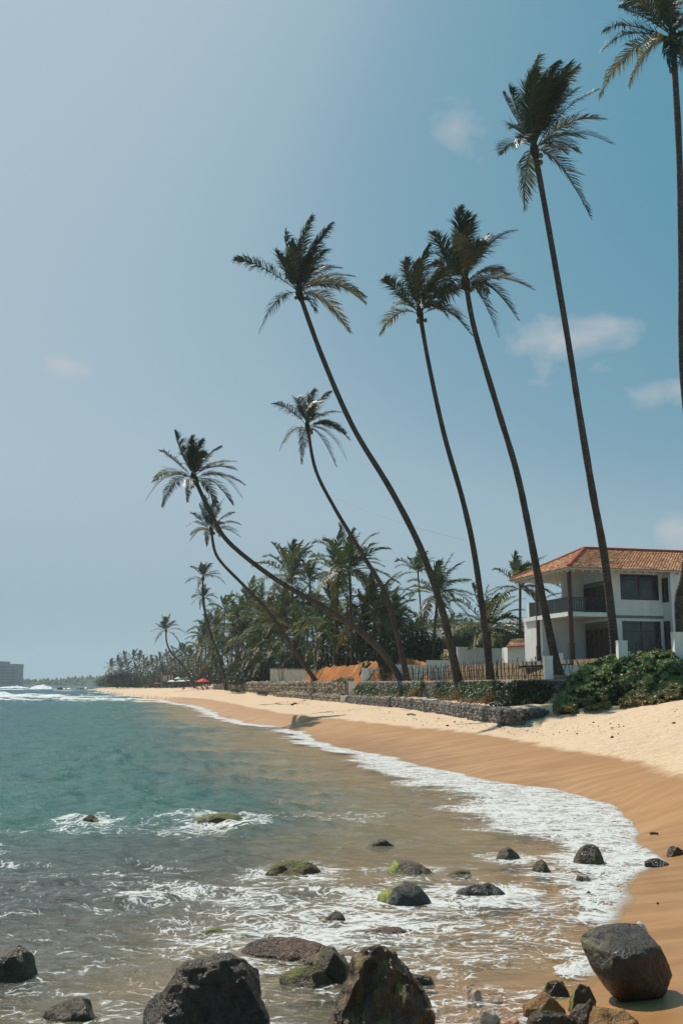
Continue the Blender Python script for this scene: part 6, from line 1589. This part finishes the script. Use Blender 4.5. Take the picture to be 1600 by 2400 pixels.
def person(label, base, rz, pose, cols):
    """one continuous body grown over a skeleton"""
    if pose == 'stand': J = {'hip': (0, 0, .92), 'chest': (0, 0, 1.28), 'neck': (0, 0, 1.46), 'head': (0, .02, 1.62), 'lk': (-.10, .02, .5), 'lf': (-.11, 0, .06), 'rk': (.10, .08, .5), 'rf': (.12, -.05, .06), 'ls': (-.19, 0, 1.40), 'le': (-.25, .02, 1.12), 'lh': (-.24, .12, .86), 'rs': (.19, 0, 1.40), 're': (.25, 0, 1.12), 'rh': (.22, .12, .88)}
    else: J = {'hip': (0, 0, .14), 'chest': (0, -.08, .50), 'neck': (0, -.08, .68), 'head': (0, -.05, .84), 'lk': (-.14, .42, .42), 'lf': (-.14, .62, .06), 'rk': (.14, .42, .42), 'rf': (.16, .64, .06), 'ls': (-.18, -.08, .62), 'le': (-.26, .1, .42), 'lh': (-.12, .32, .42), 'rs': (.18, -.08, .62), 're': (.26, .1, .42), 'rh': (.12, .32, .42)}
    Rd = {'hip': .15, 'chest': .155, 'neck': .065, 'head': .115, 'lk': .07, 'lf': .05, 'rk': .07, 'rf': .05, 'ls': .06, 'le': .045, 'lh': .035, 'rs': .06, 're': .045, 'rh': .035}
    E = [('hip', 'chest'), ('chest', 'neck'), ('neck', 'head'), ('hip', 'lk'), ('lk', 'lf'), ('hip', 'rk'), ('rk', 'rf'), ('chest', 'ls'), ('ls', 'le'), ('le', 'lh'), ('chest', 'rs'), ('rs', 're'), ('re', 'rh')]
    K = list(J); me = bpy.data.meshes.new('person'); me.from_pydata([J[k] for k in K], [(K.index(a), K.index(b)) for a, b in E], [])
    o = obj('person', me, cols, None, base); o.rotation_euler = (0, 0, rz)
    sk = o.modifiers.new('skin', 'SKIN')
    for i, k in enumerate(K): me.skin_vertices[0].data[i].radius = (Rd[k], Rd[k]); me.skin_vertices[0].data[i].use_root = (k == 'hip')
    o.modifiers.new('smooth', 'SUBSURF').levels = 1; tag(o, label, 'person'); return o
M_SKIN1 = mat_plain('bather', (.20, .10, .06), .6, .3); M_SKIN2 = mat_plain('bather_red', (.42, .07, .07), .7, .2)
for (u, v, Y, pose, rz, lab, m) in ((341, 1614, 345, 'stand', .3, 'left of two tiny bathers standing at the distant water edge', M_SKIN1), (345, 1614, 345, 'stand', 2.2, 'right of two tiny bathers standing at the distant water edge', M_SKIN1), (432, 1622, 240, 'sit', 2.6, 'person in dark clothes sitting on the sand left of the red parasol', M_SKIN2), (370, 1610, 350, 'stand', 1.0, 'person in pink red clothes near the distant huts', M_SKIN2)):
    q = Vector((x_at(u, Y), Y, 0)); q.z = ground_h(q.x, q.y); person(lab, q, rz, pose, m)
# deadwood frame by the slab wall
def bare_tree(label, u, Y, h, seed):
    q = Vector((x_at(u, Y), Y, 0)); q.z = ground_h(q.x, q.y); T = empty('bare_tree', q); tag(T, label, 'tree'); rng = random.Random(seed)
    Geo().tube([(0, 0, -.3), (.2, 0, h * .4), (.1, 0, h)], [.14, .10, .04], 6).obj('trunk', M_TRUNK_LICHEN, T)
    for i in range(5):
        z = h * rng.uniform(.35, .85); a = rng.uniform(-1, 1); Geo().tube([(.15, 0, z), (a * 1.2, rng.uniform(-.5, .5), z + .9), (a * 2.2, rng.uniform(-.8, .8), z + rng.uniform(1, 2.2))], [.06, .04, .015], 5).obj('branch', M_TRUNK_LICHEN, T)
bare_tree('thin bare grey tree just behind the red parasol', 486, 214, 6.0, 4)

# ---- hotel block on the far shore
def hotel():
    Y = 1250; a = at_y(-60, 1552, Y); b = at_y(41, 1556, Y); T = empty('hotel_building', ((a.x + b.x) / 2, Y, 2)); tag(T, 'hazy square hotel block on the far shore at the left edge', 'building')
    w = b.x - a.x; h = b.z - 2; m = mat_plain('far_concrete', (.20, .22, .23), .9, .1, .15, .1)
    Geo().box(-w / 2, w / 2, 0, 26, -4, h).obj('wall', m, T); Geo().box(-w / 2 + 4, w / 2 - 16, 3, 22, h, h + 3.2).obj('roof_house', m, T)
    gm = mat_plain('far_window', (.045, .06, .07), .5, .4); wm = Geo().box(-1.05, 1.05, -.18, .05, 0, 1.7).mesh('window'); wm.materials.append(gm)
    sm = Geo().box(0, .12, -.3, .25, 0, 1).mesh('x')
    for f in range(6):
        for i in range(int(w / 3.4)):
            o = bpy.data.objects.new('window', wm); link(o, T); o.location = (-w / 2 + 2.0 + i * 3.4, 0, 1.2 + f * (h - 2) / 6)
        Geo().box(-w / 2 - .3, w / 2 + .3, -.6, 0, .6 + f * (h - 2) / 6, .95 + f * (h - 2) / 6).obj('balcony_band', m, T)
    bpy.data.meshes.remove(sm)
hotel()

# ================================================================ sea air
def haze():
    V = Geo().box(-1400, 1500, -40, 1950, -8, 62); M = Mat('sea_haze')
    pv = M.n('VolumePrincipled'); pv.inputs['Color'].default_value = (.80, .90, .97, 1); pv.inputs['Density'].default_value = HAZE; pv.inputs['Anisotropy'].default_value = .25
    M.l(pv.outputs[0], M.out.inputs['Volume']); o = V.obj('haze', M.m); tag(o, kind='stuff')
HAZE = 0.00016
haze()
